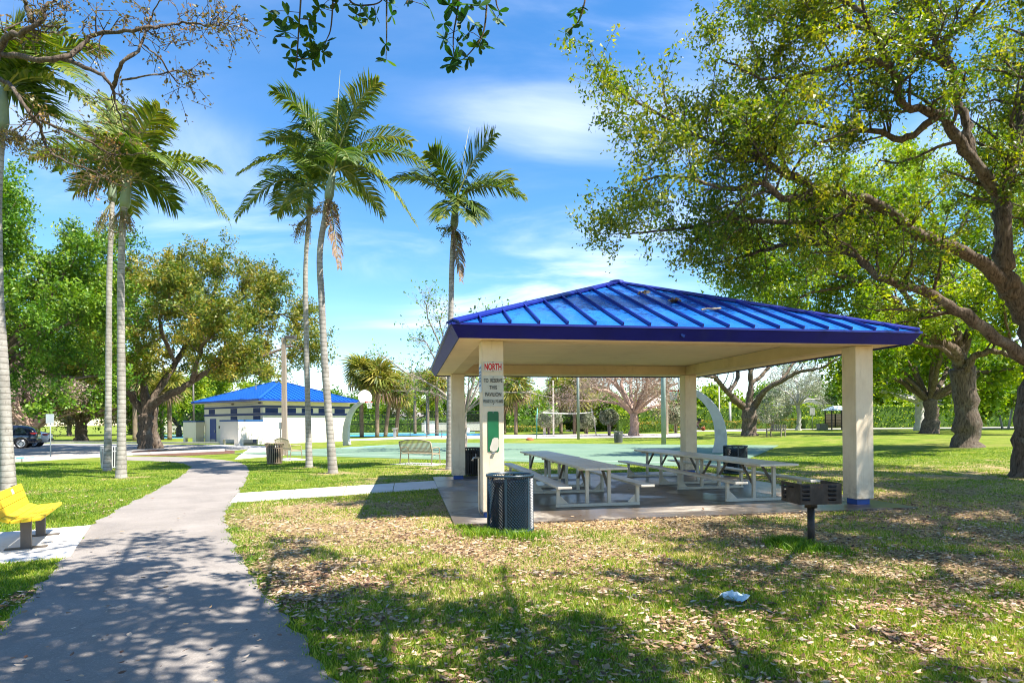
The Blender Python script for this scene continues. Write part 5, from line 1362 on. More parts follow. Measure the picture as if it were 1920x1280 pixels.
# limbs over the roof and the foreground, above and outside the view: they throw the dappled shade
for e in ((9.5, 11.5, 10.2), (8.0, 10.6, 9.9), (5.5, 10.0, 9.8), (3.0, 9.8, 9.8), (11.8, 4.6, 9.2), (8.6, 3.6, 8.2), (9.6, 4.6, 8.2), (6.4, 4.4, 6.8), (15.5, 9.0, 10.5), (17.5, 13.5, 11), (16.5, 19.0, 11)):
    e = np.array(e)
    m0 = np.array((15.2, 12.8, 6.2)) if e[1] < 12 else T0 * 0.6 + e * 0.4 + np.array((1.2, 0, 0.6))
    m1 = m0 * 0.5 + e * 0.5; m1[2] = max(m1[2] + 0.4, HC + 0.75 * m1[1] + 0.3)
    near_limbs.append((np.array([T0 + (0.1, 0, -0.1), m0 + rng.normal(size=3) * 0.2, m1, e]), 0.16, 0.03, True))
tree('oak_tree', 'huge spreading live oak with its trunk at the right edge', ob, near_limbs, m_bark, lf_oak, sec=3.4, sl=1.8, ns=7, tl=0.75, k=44, L=0.098, W=0.058, spread=0.105, tri=True, ok=clear_of_lens, sec_t0=0.25)

# --- second oak behind it
o2 = GD(1812, 27.0)
f2 = P(1803, 690, 27)
l2 = [(np.array([o2 - (0, 0, 0.2), *PL((1812, 780, 27)), f2]), 0.5, 0.46, False)]
for q, r0 in ((((1795, 670, 26.8), (1765, 640, 26.6), (1725, 607, 26.3), (1684, 579, 26.0), (1652, 546, 25.8), (1619, 530, 25.6), (1570, 518, 25.4), (1500, 500, 25.2), (1420, 470, 25.2)), 0.30), (((1795, 672, 26.8), (1765, 655, 26.2), (1717, 640, 25.6), (1660, 625, 25.0)), 0.17),
              (((1795, 650, 27), (1788, 600, 27.2), (1780, 540, 27.3), (1772, 470, 27.5), (1740, 380, 28), (1700, 300, 28)), 0.28), (((1812, 690, 26.6), (1832, 665, 26.2), (1867, 660, 25.8), (1903, 666, 25.4), (1960, 640, 25)), 0.22),
              (((1810, 640, 27), (1830, 583, 27.2), (1852, 548, 27.4), (1880, 480, 27.6), (1900, 380, 28)), 0.24), (((1788, 600, 27.2), (1700, 520, 28.5), (1600, 440, 29.5), (1500, 400, 30)), 0.14), (((1725, 607, 26.3), (1690, 540, 26.6), (1640, 470, 26.9), (1570, 420, 27.2), (1480, 380, 27.4)), 0.13),
              (((1780, 540, 27.3), (1720, 470, 26.3), (1640, 410, 25.6), (1560, 370, 25.2)), 0.12), (((1852, 548, 27.4), (1930, 450, 27), (2000, 400, 26.5)), 0.13), (((1900, 666, 25.4), (1890, 620, 24.5), (1880, 560, 23.5)), 0.08), (((1619, 530, 25.6), (1540, 545, 25.8), (1470, 560, 26), (1400, 545, 26.2)), 0.09),
              (((1772, 470, 27.5), (1820, 390, 28), (1850, 290, 28.5)), 0.14), (((1684, 579, 26), (1600, 590, 27.2), (1520, 600, 28)), 0.09)):
    l2.append((np.vstack([f2 - (0, 0, 0.15), PL(*q)]) if r0 > 0.16 else PL(*q), r0, 0.03, True))
tree('oak_tree', 'broad oak with a thick rough trunk on the mound behind the right column', o2, l2, m_bark, lf_lime, sec=2.6, sl=2.3, ns=6, tl=1.1, k=56, L=0.16, W=0.095, spread=0.17, tri=True, ok=lambda p: np.asarray(p).T[2] > 4.9)

# --- oak seen under the pavilion roof
o3 = G(1405, 816.5); d3 = o3[1]
f3 = P(1404, 765, d3)
l3 = [(np.array([o3 - (0, 0, 0.2), P(1405, 790, d3), f3]), 0.62, 0.55, False)]
for q, r0 in ((((1389, 758, 0), (1365, 738, -1), (1347, 712, -2), (1318, 703, -3), (1280, 680, -4)), 0.36), (((1406, 745, 0), (1408, 703, 0), (1402, 660, 0), (1390, 600, 0)), 0.36), (((1414, 760, 0), (1431, 737, -1), (1462, 714, -2), (1504, 696, -3), (1535, 690, -4), (1575, 670, -5)), 0.33),
              (((1365, 738, -1), (1385, 700, 1), (1370, 660, 3), (1350, 610, 4)), 0.2), (((1408, 720, 0), (1440, 690, 2), (1470, 640, 3), (1500, 590, 3)), 0.2), (((1404, 680, 0), (1340, 640, 2), (1280, 610, 3)), 0.18), (((1462, 714, -2), (1490, 680, -1), (1530, 640, 0), (1570, 610, 0)), 0.12), (((1400, 650, 0), (1440, 600, -3), (1470, 560, -4)), 0.16), (((1347, 712, -2), (1310, 670, -2), (1260, 640, -1)), 0.12)):
    l3.append((np.vstack([f3 - (0, 0, 0.2), PL(*[(x, y, d3 + e) for x, y, e in q])]) if r0 > 0.3 else PL(*[(x, y, d3 + e) for x, y, e in q]), r0, 0.04, True))
tree('oak_tree', 'forked dark oak standing on the lawn right of the far column', o3, l3, m_bark, lf_grn, sec=1.8, sl=2.6, ns=6, tl=1.2, k=22, L=0.22, W=0.12, spread=0.3, up=0.2, tri=True, ok=lambda p: np.asarray(p).T[2] > 6.0)

# --- left oak with the bronze crown
o4 = G(274, 841); d4 = o4[1]
f4 = P(274, 778, d4)
l4 = [(np.array([o4 - (0, 0, 0.2), P(272, 810, d4), f4]), 0.46, 0.42, False), (np.array([o4 + (0.60, 0.5, -0.2), P(287, 800, d4 + 0.6), P(290, 762, d4 + 0.6)]), 0.26, 0.24, False)]
for q, r0 in ((((283, 760, 0), (310, 745, -1), (336, 730, -2), (360, 715, -2), (400, 690, -3), (432, 685, -3), (470, 698, -3), (505, 708, -3)), 0.30), (((255, 755, 0), (235, 728, -1), (190, 696, -2), (125, 668, -3), (80, 660, -3)), 0.28),
              (((272, 740, 0), (262, 690, 1), (255, 630, 1), (250, 560, 1), (240, 500, 1)), 0.30), (((290, 740, 0), (330, 680, 1), (370, 620, 1), (400, 560, 1), (410, 510, 1)), 0.28), (((400, 690, -3), (440, 640, -2), (480, 600, -1), (510, 560, 0)), 0.16), (((432, 685, -3), (490, 670, -2), (540, 650, -1), (580, 660, 0)), 0.13),
              (((330, 680, 1), (300, 610, -3), (320, 550, -5)), 0.16), (((370, 620, 1), (440, 570, 3), (500, 530, 3)), 0.15), (((235, 728, -1), (190, 650, 1), (150, 590, 2)), 0.18), (((360, 715, -2), (380, 650, -5), (420, 610, -6)), 0.14), (((262, 690, 1), (200, 620, 4), (170, 540, 5)), 0.16), (((370, 620, 1), (350, 550, 4), (330, 500, 4)), 0.14), (((480, 600, -1), (530, 590, 1), (565, 610, 2)), 0.10)):
    l4.append((np.vstack([f4 - (0, 0, 0.2), PL(*[(x, y, d4 + e) for x, y, e in q])]) if r0 > 0.2 else PL(*[(x, y, d4 + e) for x, y, e in q]), r0, 0.04, True))
tree('oak_tree', 'wide oak with a bronze-green crown left of the restroom', o4, l4, m_bark, lf_brn, sec=2.4, sl=2.3, ns=6, tl=1.1, k=66, L=0.17, W=0.105, spread=0.17, up=0.14, tri=True, ok=lambda p: np.asarray(p).T[2] > 4.2)

# --- leafy green oak at the left edge
o5 = GD(-85, 33)
tree('oak_tree', 'tall bright green oak filling the left edge behind the palms', o5, auto_limbs(o5, 14.3, 8.2, 4.6, 3.2, 0.5, 22, (0.6, 0)), m_bark, lf_grn, sec=1.7, sl=2.1, ns=6, tl=1.0, k=60, L=0.18, W=0.105, spread=0.20, up=0.12, tri=True)

# --- the tree over the camera: its crown shades the path, a few twigs hang into view
ov = np.array((3.4, -4.2, 0))
ovl = [(np.array([ov - (0, 0, 0.2), ov + (-0.1, 0.2, 1.6), ov + (-0.2, 0.5, 3.4)]), 0.42, 0.34, False)]
fk = ov + np.array((-0.2, 0.5, 3.3))
for e in ((-2.0, 5.4, 7.4), (-0.6, 4.6, 6.9), (1.0, 5.6, 7.4), (-1.5, 3.0, 6.0), (0.6, 3.2, 6.2), (2.4, 4.4, 6.9), (2.2, 2.4, 6.2), (-3.2, 4.2, 6.6), (5.6, 3.6, 7.2), (4.0, 2.6, 6.4), (7.4, 1.6, 7.4), (3.6, 4.8, 6.9), (-1.0, 6.2, 8.0), (0.9, -1.2, 6.8), (6.0, -1.8, 7.0), (-2.4, 0.8, 6.0)):
    e = np.array(e); m1 = fk * 0.5 + e * 0.5 + np.array((0, -0.4, 0.7))
    ovl.append((np.array([fk, m1, e]), 0.14, 0.02, True))
lf_over = leafmat('overhead_leaf', [(0.0, (0.012, 0.05, 0.010)), (0.6, (0.035, 0.11, 0.014)), (1.0, (0.14, 0.23, 0.02))], 0.35, 0.5, 0.3)
tov = tree('shade_tree', 'tree over the camera with green sprigs hanging into the sky', ov, ovl, m_bark, lf_over, sec=2.1, sl=1.3, ns=4, tl=0.6, k=36, L=0.13, W=0.08, spread=0.11, ok=hidden_above)
# hanging sprigs: stem plus rosettes of rounded leaves, each sprig a part of the tree
def sprig(pts_px, d, ros):
    c = spline([P(x, y, d) for x, y in pts_px], 5)
    st = MB().tube(c - ov, np.linspace(0.010, 0.004, len(c)), 5).build('hanging_twig', m_bark, tov, True)
    V = []
    for (x, y, n_, s) in ros:
        cp = P(x, y, d + rng.normal() * 0.06)
        # thin stalk from the nearest stem point
        j = np.argmin(np.linalg.norm(c - cp, axis=1))
        MB().tube([c[j] - ov, (c[j] * 0.4 + cp * 0.6) - ov + (0, 0, 0.01), cp - ov], 0.003, 4).build('leaf_stalk', m_bark, st)
        ax_ = nrm(rng.normal(size=3) + np.array((0, 0, -0.3)))
        for q in range(n_):
            a = q * 2.4 + rng.random(); e1 = perp(ax_); d_ = nrm(e1 + ax_ * 0.35 * rng.random()); L_ = s * (0.75 + 0.5 * rng.random())
            sd = nrm(np.cross(d_, ax_ + rng.normal(size=3) * 0.25)); w_ = L_ * 0.42
            for k0, k1, w0, w1 in ((0.0, 0.35, 0.05, 0.75), (0.35, 0.75, 0.75, 1.0), (0.75, 1.0, 1.0, 0.25)):
                V.append([cp + d_ * L_ * k0 - sd * w_ * w0 / 2, cp + d_ * L_ * k1 - sd * w_ * w1 / 2, cp + d_ * L_ * k1 + sd * w_ * w1 / 2, cp + d_ * L_ * k0 + sd * w_ * w0 / 2])
    quads('sprig_leaves', np.array(V), lf_over, tov, np.repeat(rng.random(len(V) // 3) * 0.8, 3), ov)
S1, S2 = 0.085, 0.10
sprig([(566, -60), (564, 0), (560, 60), (556, 120), (553, 132)], 5.2, [(505, 22, 7, S2), (512, 38, 6, S1), (540, 30, 5, S1), (562, 45, 6, S1), (578, 38, 5, S1), (592, 42, 5, S1), (534, 60, 7, S2), (514, 70, 6, S2), (572, 62, 6, S1), (545, 92, 6, S1), (550, 110, 6, S1), (566, 112, 7, S2), (553, 131, 5, S1), (585, 113, 5, S1), (580, 68, 5, S1)])
sprig([(626, -60), (624, 10), (620, 55), (612, 76)], 5.2, [(600, 18, 6, S1), (608, 8, 6, S2), (612, 78, 6, S1), (600, 95, 8, S2), (590, 92, 6, S2), (607, 98, 6, S1), (632, 6, 7, S2)])
sprig([(640, -30), (660, 6), (690, 10), (715, 2), (730, -30)], 5.4, [(655, 8, 5, S1), (668, 28, 6, S1), (680, 18, 6, S1), (690, 36, 6, S1), (672, 42, 5, S1), (705, 30, 5, S1)])
sprig([(726, -60), (725, 20), (725, 70), (724, 105)], 5.4, [(733, 8, 6, S2), (722, 84, 4, S1), (724, 112, 6, S1), (735, 30, 4, S1)])
sprig([(765, -40), (764, 0), (762, 8)], 5.2, [(763, 4, 6, S1), (806, 16, 6, S1)])
sprig([(868, -60), (858, 20), (850, 70), (852, 118)], 5.0, [(850, 14, 8, S2), (842, 10, 6, S2), (872, 34, 6, S2), (862, 58, 6, S1), (838, 75, 6, S2), (832, 72, 5, S1), (858, 80, 5, S1), (850, 108, 8, S2), (860, 112, 7, S2), (845, 120, 6, S1), (832, 45, 4, S1)])
sprig([(915, -60), (912, 20), (905, 65), (885, 95), (868, 112)], 5.0, [(885, 8, 7, S2), (898, 12, 7, S2), (890, 45, 6, S2), (880, 60, 6, S2), (903, 72, 6, S1), (912, 68, 5, S1), (898, 88, 5, S1), (878, 108, 6, S1), (908, 85, 5, S1), (930, 32, 6, S1)])
sprig([(934, -60), (930, 0), (938, 26)], 5.0, [(932, 36, 6, S1), (935, 22, 4, S1)])
sprig([(1108, -60), (1095, 10), (1085, 40), (1062, 64)], 5.4, [(1082, 18, 6, S1), (1075, 27, 5, S1), (1085, 44, 6, S1), (1072, 52, 5, S1), (1060, 63, 5, S1), (1092, 14, 5, S1)])

# --- nearly bare branches reaching in at the top left
tl_b = np.array((-7.5, 3.5, 0))
tll = [(np.array([tl_b - (0, 0, 0.2), tl_b + (0.1, 0.3, 2.5), tl_b + (0.2, 1.0, 5.0)]), 0.28, 0.2, False)]
D_ = 8.5
for q, r0 in (([(-80, 170), (0, 95), (45, 50), (95, 12), (150, -20)], 0.075), ([(-90, 110), (0, 103), (80, 107), (150, 98), (190, 68), (260, 48), (330, 46), (395, 47), (430, 45)], 0.05), ([(110, 108), (170, 130), (208, 158), (215, 190), (235, 245)], 0.035), ([(212, 165), (228, 120), (268, 82), (280, 40), (300, 0)], 0.032),
              ([(-90, 140), (0, 153), (40, 190), (75, 230), (80, 268), (120, 300), (180, 325), (235, 352)], 0.040), ([(75, 225), (130, 248), (165, 265), (215, 290), (268, 288)], 0.022), ([(230, 150), (280, 142), (330, 134), (370, 142)], 0.014), ([(270, 85), (300, 110), (320, 140), (335, 158)], 0.012), ([(60, 40), (50, 10), (35, -30)], 0.05)):
    c = PL(*[(x, y, D_ + 0.25 * math.sin(i * 1.7 + x * 0.01)) for i, (x, y) in enumerate(q)])
    if q[0][0] < 0: c = np.vstack([tll[0][0][-1], c])
    tll.append((c, r0, 0.007, True))
lf_rust = leafmat('rusty_leaf', [(0.0, (0.05, 0.06, 0.015)), (0.5, (0.14, 0.12, 0.03)), (0.8, (0.26, 0.15, 0.045)), (1.0, (0.33, 0.16, 0.05))], 0.3)
tree('bare_tree', 'nearly leafless tree reaching gnarled twigs in at the top left', tl_b, tll, m_bark, lf_rust, sec=4.2, sl=0.42, ns=3, tl=0.28, k=6, L=0.05, W=0.03, spread=0.03, sec_t0=0.38, up=0.03, rmin=0.005)

# --- trees of the middle distance and background
def far_tree(label, px, d, h, rad, zb, mleaf, mbark=m_bark, n_=12, th=None, r0=0.35, k=42, L=0.34, W=0.22, sec=1.25, tri=True, twig=False, sl=None, group='trees in the background', spread=0.36, ys=1.0, ns=4, name='broadleaf_tree'):
    b_ = GD(px, d)
    return tree(name, label, b_, auto_limbs(b_, h, rad, zb, th or zb * 0.7, r0, n_, ys=ys), mbark, mleaf, sec=sec, sl=sl or rad * 0.33, ns=ns, tl=rad * 0.16, k=k, L=L, W=W, spread=spread, group=group, up=0.12, tri=tri, twig=twig, ss=4)
far_tree('spreading oak on the lawn behind the white car', 152, 62, 8.2, 7.0, 2.6, lf_grn, n_=12, th=2.0, r0=0.6)
far_tree('many-limbed pinkish tree with sparse leaves behind the dark car', 62, 58, 8.0, 6.0, 2.4, lf_pnk, m_pink, n_=18, th=1.2, r0=0.5, k=16, sec=1.6, L=0.22, W=0.13, twig=True)
far_tree('light green tree right behind the restroom roof', 420, 80, 9.2, 7, 2.5, lf_lime, n_=12)
far_tree('small green tree between the left oak and the restroom', 335, 76, 6.5, 5, 2.0, lf_lime, n_=10)
far_tree('dark leafy tree in the distance left of the left palms', 130, 92, 11, 9, 2.5, lf_grn, n_=12)
far_tree('yellow-green tree far behind the left oak trunk', 245, 98, 10, 9, 2.0, lf_lime, n_=12)
far_tree('dark tree far behind the parked cars', 20, 98, 11, 9, 2.0, lf_grn, n_=12)
far_tree('rounded bright green tree behind the fence centre', 770, 112, 9.0, 5.5, 2.0, lf_lime, n_=10)
far_tree('leafless grey-brown tree beside the right king palm', 872, 33.0, 8.4, 4.6, 2.6, lf_grn, m_bark2, n_=15, th=2.2, r0=0.13, k=2, sec=2.6, sl=1.3, L=0.16, W=0.09, ns=6, spread=0.1, twig=True)
far_tree('pinkish leafless tree on the lawn under the pavilion roof', 1188, 63, 9.0, 6.8, 3.2, lf_pnk, m_pink, n_=16, th=2.4, r0=0.55, k=16, sec=2.0, L=0.17, W=0.09, ns=6, twig=True)
far_tree('small silvery bare tree with a whitewashed trunk right of oak', 1496, 64, 6.9, 3.4, 3.2, lf_sil, m_wbark, n_=15, th=2.7, r0=0.24, k=12, sec=2.4, L=0.14, W=0.08, ns=6, twig=True, spread=0.25)
far_tree('dark-trunked tree behind the mound, left of thick oak', 1742, 46, 9.5, 7.0, 3.2, lf_lime, m_bark, n_=12, th=2.6, r0=0.55, k=50)
far_tree('tree with a whitewashed trunk beside the far road', 1727, 58, 8.5, 6.5, 3.0, lf_lime, m_wbark, n_=10, th=2.8, r0=0.5, k=45)
for i, (px, d, h, rd, ml, lb) in enumerate(((1330, 92, 7.5, 5, lf_lime, 'bright yellow-green tree behind the hedge left of the forked oak'), (1560, 100, 9.5, 6, lf_grn, 'rounded green tree behind the hedge above the shelter'), (1290, 98, 8.0, 5, lf_grn, 'dark green tree behind the far right column'), (1090, 96, 9, 6, lf_grn, 'dark green tree behind the dark grey pole'), (1145, 92, 7, 4.5, lf_lime, 'low green tree left of the pinkish bare tree'),
                                           (930, 104, 9, 6, lf_grn, 'green tree far behind the left sabal palms'), (1650, 96, 8.5, 6, lf_lime, 'light green tree behind the right hedge'), (1790, 108, 10, 7, lf_lime, 'pale green tree behind the grey-roofed house'), (1950, 60, 11, 7.5, lf_lime, 'light green tree beyond the near oak at the right edge'), (1000, 112, 9, 7, lf_lime, 'yellowish tree far behind the volleyball net'), (620, 118, 8, 7, lf_grn, 'distant green tree right of the restroom'), (520, 112, 10, 7, lf_grn, 'distant dark tree behind the restroom roof'),
                                           (690, 124, 7, 6, lf_grn, 'distant bushy tree behind the white fan backboard'), (850, 118, 7, 6, lf_grn, 'distant green tree behind the bare grey tree'), (1440, 104, 8.5, 6, lf_grn, 'dark green tree behind the silver ball shrub'), (1230, 108, 9, 6, lf_lime, 'light green tree behind the thick blue-grey pole'))):
    far_tree(lb, px, d, h * (0.66 if 900 < px < 1600 else 0.85), rd * 0.85, 1.0, ml, n_=9, L=0.45, W=0.3, k=45, spread=0.6)

# clipped ball shrubs
def ball_shrub(label, px, d, r_, zc, ml, squash=0.85):
    b_ = GD(px, d)
    t = thing('ball_shrub', label, 'shrub', b_, 0, 'clipped ball shrubs')
    st = MB()
    for k in range(4):
        a = k * 1.7
        st.tube([(0.1 * math.cos(a), 0.1 * math.sin(a), -0.1), (0.15 * math.cos(a), 0.15 * math.sin(a), zc - r_ * 0.7), (0.5 * r_ * math.cos(a), 0.5 * r_ * math.sin(a), zc)], [0.07, 0.06, 0.03], 6)
    st.build('trunk', m_bark2, t, True)
    u = rng.normal(size=(2600, 3)); u /= np.linalg.norm(u, axis=1)[:, None]
    rr = r_ * (0.80 + 0.22 * rng.random((2600, 1))) * (0.95 + 0.1 * np.sin(u[:, :1] * 7 + u[:, 1:2] * 5))
    quads('crown', leaf_faces(u * rr * (1, 1, squash) + (0, 0, zc), 0.26, 0.13), ml, t)
ball_shrub('silvery clipped ball shrub left of the whitewashed bare tree', 1448, 64, 2.1, 2.4, lf_sil)
ball_shrub('greyish ball shrub beside the pinkish bare tree', 1142, 66, 1.05, 2.0, lf_sil)
ball_shrub('grey-green ball shrub left of the far right column', 1267, 66, 1.15, 1.9, lf_sil)
ball_shrub('wide grey-green ball shrub behind the pale light pole', 1029, 72, 1.6, 1.9, lf_sil, 0.7)
ball_shrub('round dark shrub behind the dark grey pole', 1100, 74, 1.2, 1.6, lf_sil)
# hedges
def hedge(label, pts, h, w, ml, dens=170, L=0.2, z0=0.0):
    p0 = np.array(pts[0]); t = thing('hedge', label, 'hedge', p0)
    core = MB(); cen = []
    for a, b_ in zip(pts[:-1], pts[1:]):
        a, b_ = np.array(a), np.array(b_); Ls = np.linalg.norm(b_ - a); u = (b_ - a) / Ls; s = np.cross(u, (0, 0, 1))
        core.bar(a - p0 + (0, 0, h / 2 - 0.1), b_ - p0 + (0, 0, h / 2 - 0.1), w * 0.8, h - 0.25)
        n_ = int(Ls * h * dens / 1.3)
        x = rng.random(n_) * Ls; f = rng.random(n_)
        top = f < 0.35
        y = np.where(top, (rng.random(n_) - 0.5) * w, np.where(rng.random(n_) < 0.8, -1, 1) * w * (0.44 + 0.08 * rng.random(n_)))
        hh = h * (0.97 + 0.06 * np.sin(x * 0.9) + 0.05 * np.sin(x * 2.3 + 1))
        z = np.where(top, hh + rng.normal(size=n_) * 0.07, rng.random(n_) ** 0.9 * hh)
        sd = -1 if s[1] > 0 else 1
        cen.append(a + u * x[:, None] - s * (y * sd)[:, None] * -1 + np.stack([np.zeros(n_), np.zeros(n_), z], 1))
    core.build('hedge_core', mat('hedge_inner', (0.075, 0.14, 0.016), 0.9, 0.3, 3, bmp=0.8, bscale=6), t)
    cen = np.concatenate(cen)
    quads('foliage', leaf_faces(cen, L, L * 0.6, 0.2), ml, t, None, p0)
hedge('tall clipped green hedge along the far road at the right', [GD(1395, 80), GD(1700, 80), GD(2080, 80)], 3.0, 1.6, lf_hdg, 120, 0.26)
hedge('tall green hedge behind the pinkish bare tree', [GD(1178, 80), GD(1390, 80)], 3.0, 1.6, lf_hdg, 120, 0.26)
hedge('low yellow-orange hedge in front of the tall hedge', [GD(1186, 74), GD(1500, 74)], 1.25, 1.2, lf_low, 200, 0.2)
hedge('low rounded lime hedge right of the whitewashed bare tree', [GD(1506, 73), GD(1544, 73)], 1.35, 1.4, lf_hdg, 220, 0.2)
hedge('dark round bush at the left end of the tall hedge', [GD(1158, 74), GD(1182, 74)], 2.6, 1.8, lf_hdg, 200, 0.22)
hedge('low dark shrub row behind the tennis court', [GD(560, 104), GD(905, 104)], 2.2, 2.0, lf_grn, 60, 0.34)
hedge('low yellow-green planting behind the sand court', [GD(945, 92), GD(1060, 92)], 0.9, 2.0, lf_low, 120, 0.3)
hedge('green shrub row in front of the far white house', [GD(945, 100), GD(1150, 100)], 2.2, 2.0, lf_grn, 60, 0.34)

# ------------------------------------------------------------------ king palms
m_ptr, n, l, b = nodes_of('palm_trunk')
v = coords(n, l, 'World')
c = ramp(n, l, noise(n, l, v, 3.0, 7, 0.65), [(0.3, (0.22, 0.20, 0.175)), (0.55, (0.36, 0.335, 0.30)), (0.75, (0.46, 0.435, 0.40))])
c = mixc(n, l, mrange(n, l, noise(n, l, coords(n, l, 'World', (9, 9, 3)), 2.0, 7, 0.7), 0.56, 0.68, 0, 0.7), c, (0.10, 0.085, 0.07))
wv = n.new('ShaderNodeTexWave'); wv.wave_type = 'BANDS'; wv.bands_direction = 'Z'; wv.inputs['Scale'].default_value = 2.25; wv.inputs['Distortion'].default_value = 1.2; wv.inputs['Detail'].default_value = 3; l.new(v, wv.inputs['Vector'])
c = mixc(n, l, mrange(n, l, wv.outputs['Fac'], 0.12, 0.0, 0, 0.6), c, (0.10, 0.085, 0.07))
l.new(c, b.inputs['Base Color']); b.inputs['Roughness'].default_value = 0.9; b.inputs['Specular IOR Level'].default_value = 0.15
bump(n, l, b, noise(n, l, coords(n, l, 'World', (3, 3, 14)), 5, 5), 0.5, 0.02)
m_shaft = mat('crownshaft_green', (0.20, 0.25, 0.16), 0.5, 0.15, 3)
m_rach = mat('frond_rib', (0.22, 0.22, 0.06), 0.5, 0.15, 4)
lf_palm = leafmat('palm_leaflet', [(0.0, (0.022, 0.055, 0.008)), (0.4, (0.06, 0.115, 0.012)), (0.72, (0.17, 0.20, 0.024)), (0.9, (0.34, 0.29, 0.06)), (1.0, (0.38, 0.30, 0.10))], 0.30, 0.5, 0.4)
lf_pdead = leafmat('palm_leaflet_dead', [(0.0, (0.10, 0.06, 0.035)), (0.6, (0.24, 0.16, 0.09)), (1.0, (0.36, 0.26, 0.16))], 0.15, 0.6)
lf_fru = leafmat('palm_fruit', [(0.0, (0.12, 0.07, 0.03)), (0.5, (0.27, 0.19, 0.09)), (1.0, (0.36, 0.30, 0.18))], 0.05, 0.5)
def frond(parent, o, p0, tip, arch, ml=lf_palm, n_=62, ll=0.74, droop=0.5):
    p0, tip = np.array(p0), np.array(tip)
    h_ = tip - p0; L_ = np.linalg.norm(h_)
    mid_ = p0 + h_ * 0.42 + np.array((0, 0, arch * L_))
    t = np.linspace(0, 1, 18)[:, None]
    c = p0 * (1 - t) ** 2 + 2 * mid_ * t * (1 - t) + tip * t ** 2
    rc = MB().tube(c - o, np.linspace(0.030, 0.006, len(c)), 5).build('frond', m_rach, parent, True)
    V = []; vv = []
    base_v = rng.random() * 0.25
    tw = rng.normal() * 0.25
    for i in range(n_):
        u = 0.10 + 0.90 * (i / (n_ - 1)); ii = min(int(u * 17), 16)
        p = c[ii] + (c[ii + 1] - c[ii]) * (u * 17 - ii); T = nrm(c[ii + 1] - c[ii])
        sd = np.cross(T, (0, 0, 1.0))
        if np.linalg.norm(sd) < 0.15: sd = np.cross(T, h_ * (1, 1, 0) + (0.01, 0, 0))
        sd = nrm(sd); nn = np.cross(sd, T)
        sd = nrm(sd * math.cos(tw) + nn * math.sin(tw))
        prof_ = ll * (0.45 + 0.75 * math.sin(math.pi * min(1, u * 0.80 + 0.12))) * (1.0 if u < 0.85 else 0.72)
        for s in (-1, 1):
            d1 = nrm(sd * s * 0.95 + T * (0.45 + 0.5 * u) + nn * 0.20 + rng.normal(size=3) * 0.09)
            Lf = prof_ * (0.85 + 0.3 * rng.random())
            q1 = p + d1 * Lf * 0.5; d2 = nrm(d1 + np.array((0, 0, -droop * (0.7 + 0.6 * rng.random())))); q2 = q1 + d2 * Lf * 0.5
            w_ = nrm(np.cross(d1, nn) + rng.normal(size=3) * 0.25) * 0.034
            w2 = w_ * 0.8
            V += [[p - w_ * 0.5, q1 - w_, q1 + w_, p + w_ * 0.5], [q1 - w_, q2 - w2 * 0.12, q2 + w2 * 0.12, q1 + w_]]
            x = min(1, base_v + 0.45 * rng.random() + 0.22 * u); vv += [x, x]
    quads('leaflets', np.array(V), ml, rc, np.array(vv), o, None)
def king_palm(label, trunk_px, r0, crown, fronds, fruit=(), dead=(), spear=None, shaft=0.95, group='king palms'):
    """trunk_px: (px, py) points from the base up at one depth; crown: px of the frond fan; fronds: (tip px, py, depth offset, arch)"""
    b_ = G(*trunk_px[0]); d = b_[1]
    t = thing('king_palm', label, 'palm tree', b_, 0, group)
    pts = [b_ - (0, 0, 0.15)] + [P(x, y, d) for x, y in trunk_px[1:]]
    top = P(*crown, d)
    dirn = nrm(top - pts[-1]); sb = top - dirn * shaft
    c = spline(pts + [sb], 14)
    s = np.r_[0, np.cumsum(np.linalg.norm(np.diff(c, axis=0), axis=1))]
    zz = np.arange(0, s[-1], 0.035); cc = np.stack([np.interp(zz, s, c[:, i]) for i in range(3)], 1)
    rad = np.interp(zz / s[-1], (0, 0.04, 0.15, 1), (r0 * 1.45, r0 * 1.2, r0, r0 * 0.72))
    ring = np.where(np.arange(len(zz)) % 4 == 0, 0.975, np.where(np.arange(len(zz)) % 4 == 1, 1.012, 1.0))
    rad = rad * 0.84 * (1 + 0.025 * np.sin(zz * 2.3 + b_[0]))
    MB().tube(cc - b_, rad * ring, 14).build('trunk', m_ptr, t, True)
    MB().tube(np.array([sb - dirn * 0.03, sb + dirn * 0.15, sb + dirn * shaft * 0.6, top]) - b_, [r0 * 0.85, r0 * 1.05, r0 * 0.8, r0 * 0.42], 12).build('crownshaft', m_shaft, t, True)
    for f in fronds:
        x, y, dd, ar = f[:4]
        frond(t, b_, top - dirn * rng.random() * 0.25, P(x, y, d + dd), ar, droop=f[4] if len(f) > 4 else 0.55)
    for x, y, dd, ar in dead: frond(t, b_, sb, P(x, y, d + dd), ar, lf_pdead, 34, 0.38, 1.2)
    if spear is not None: MB().tube([top - b_, P(*spear, d) - b_], [0.03, 0.004], 5).build('spear_leaf', m_rach, t, True)
    for x, y, rr, nst, ml in fruit:
        cp = P(x, y, d) - b_; an = sb - b_ - dirn * 0.02
        o = MB(); cen = []
        for k in range(nst):
            a = rng.random() * 6.28; e = cp + np.array((math.cos(a), math.sin(a), rng.normal() * 0.6 - 0.3)) * rr * (0.5 + 0.6 * rng.random())
            m_ = (an + cp) / 2 + np.array((math.cos(a), math.sin(a), 0.1)) * rr * 0.5
            cv = spline([an, m_, e], 4); o.tube(cv, 0.007, 4, False)
            for q in cv[4:]: cen.append(q + rng.normal(size=(4, 3)) * 0.045)
        st = o.build('fruit_stalks', m_rach, t)
        cen = np.concatenate(cen)
        quads('fruit', leaf_faces(cen, 0.055, 0.045), ml, st)
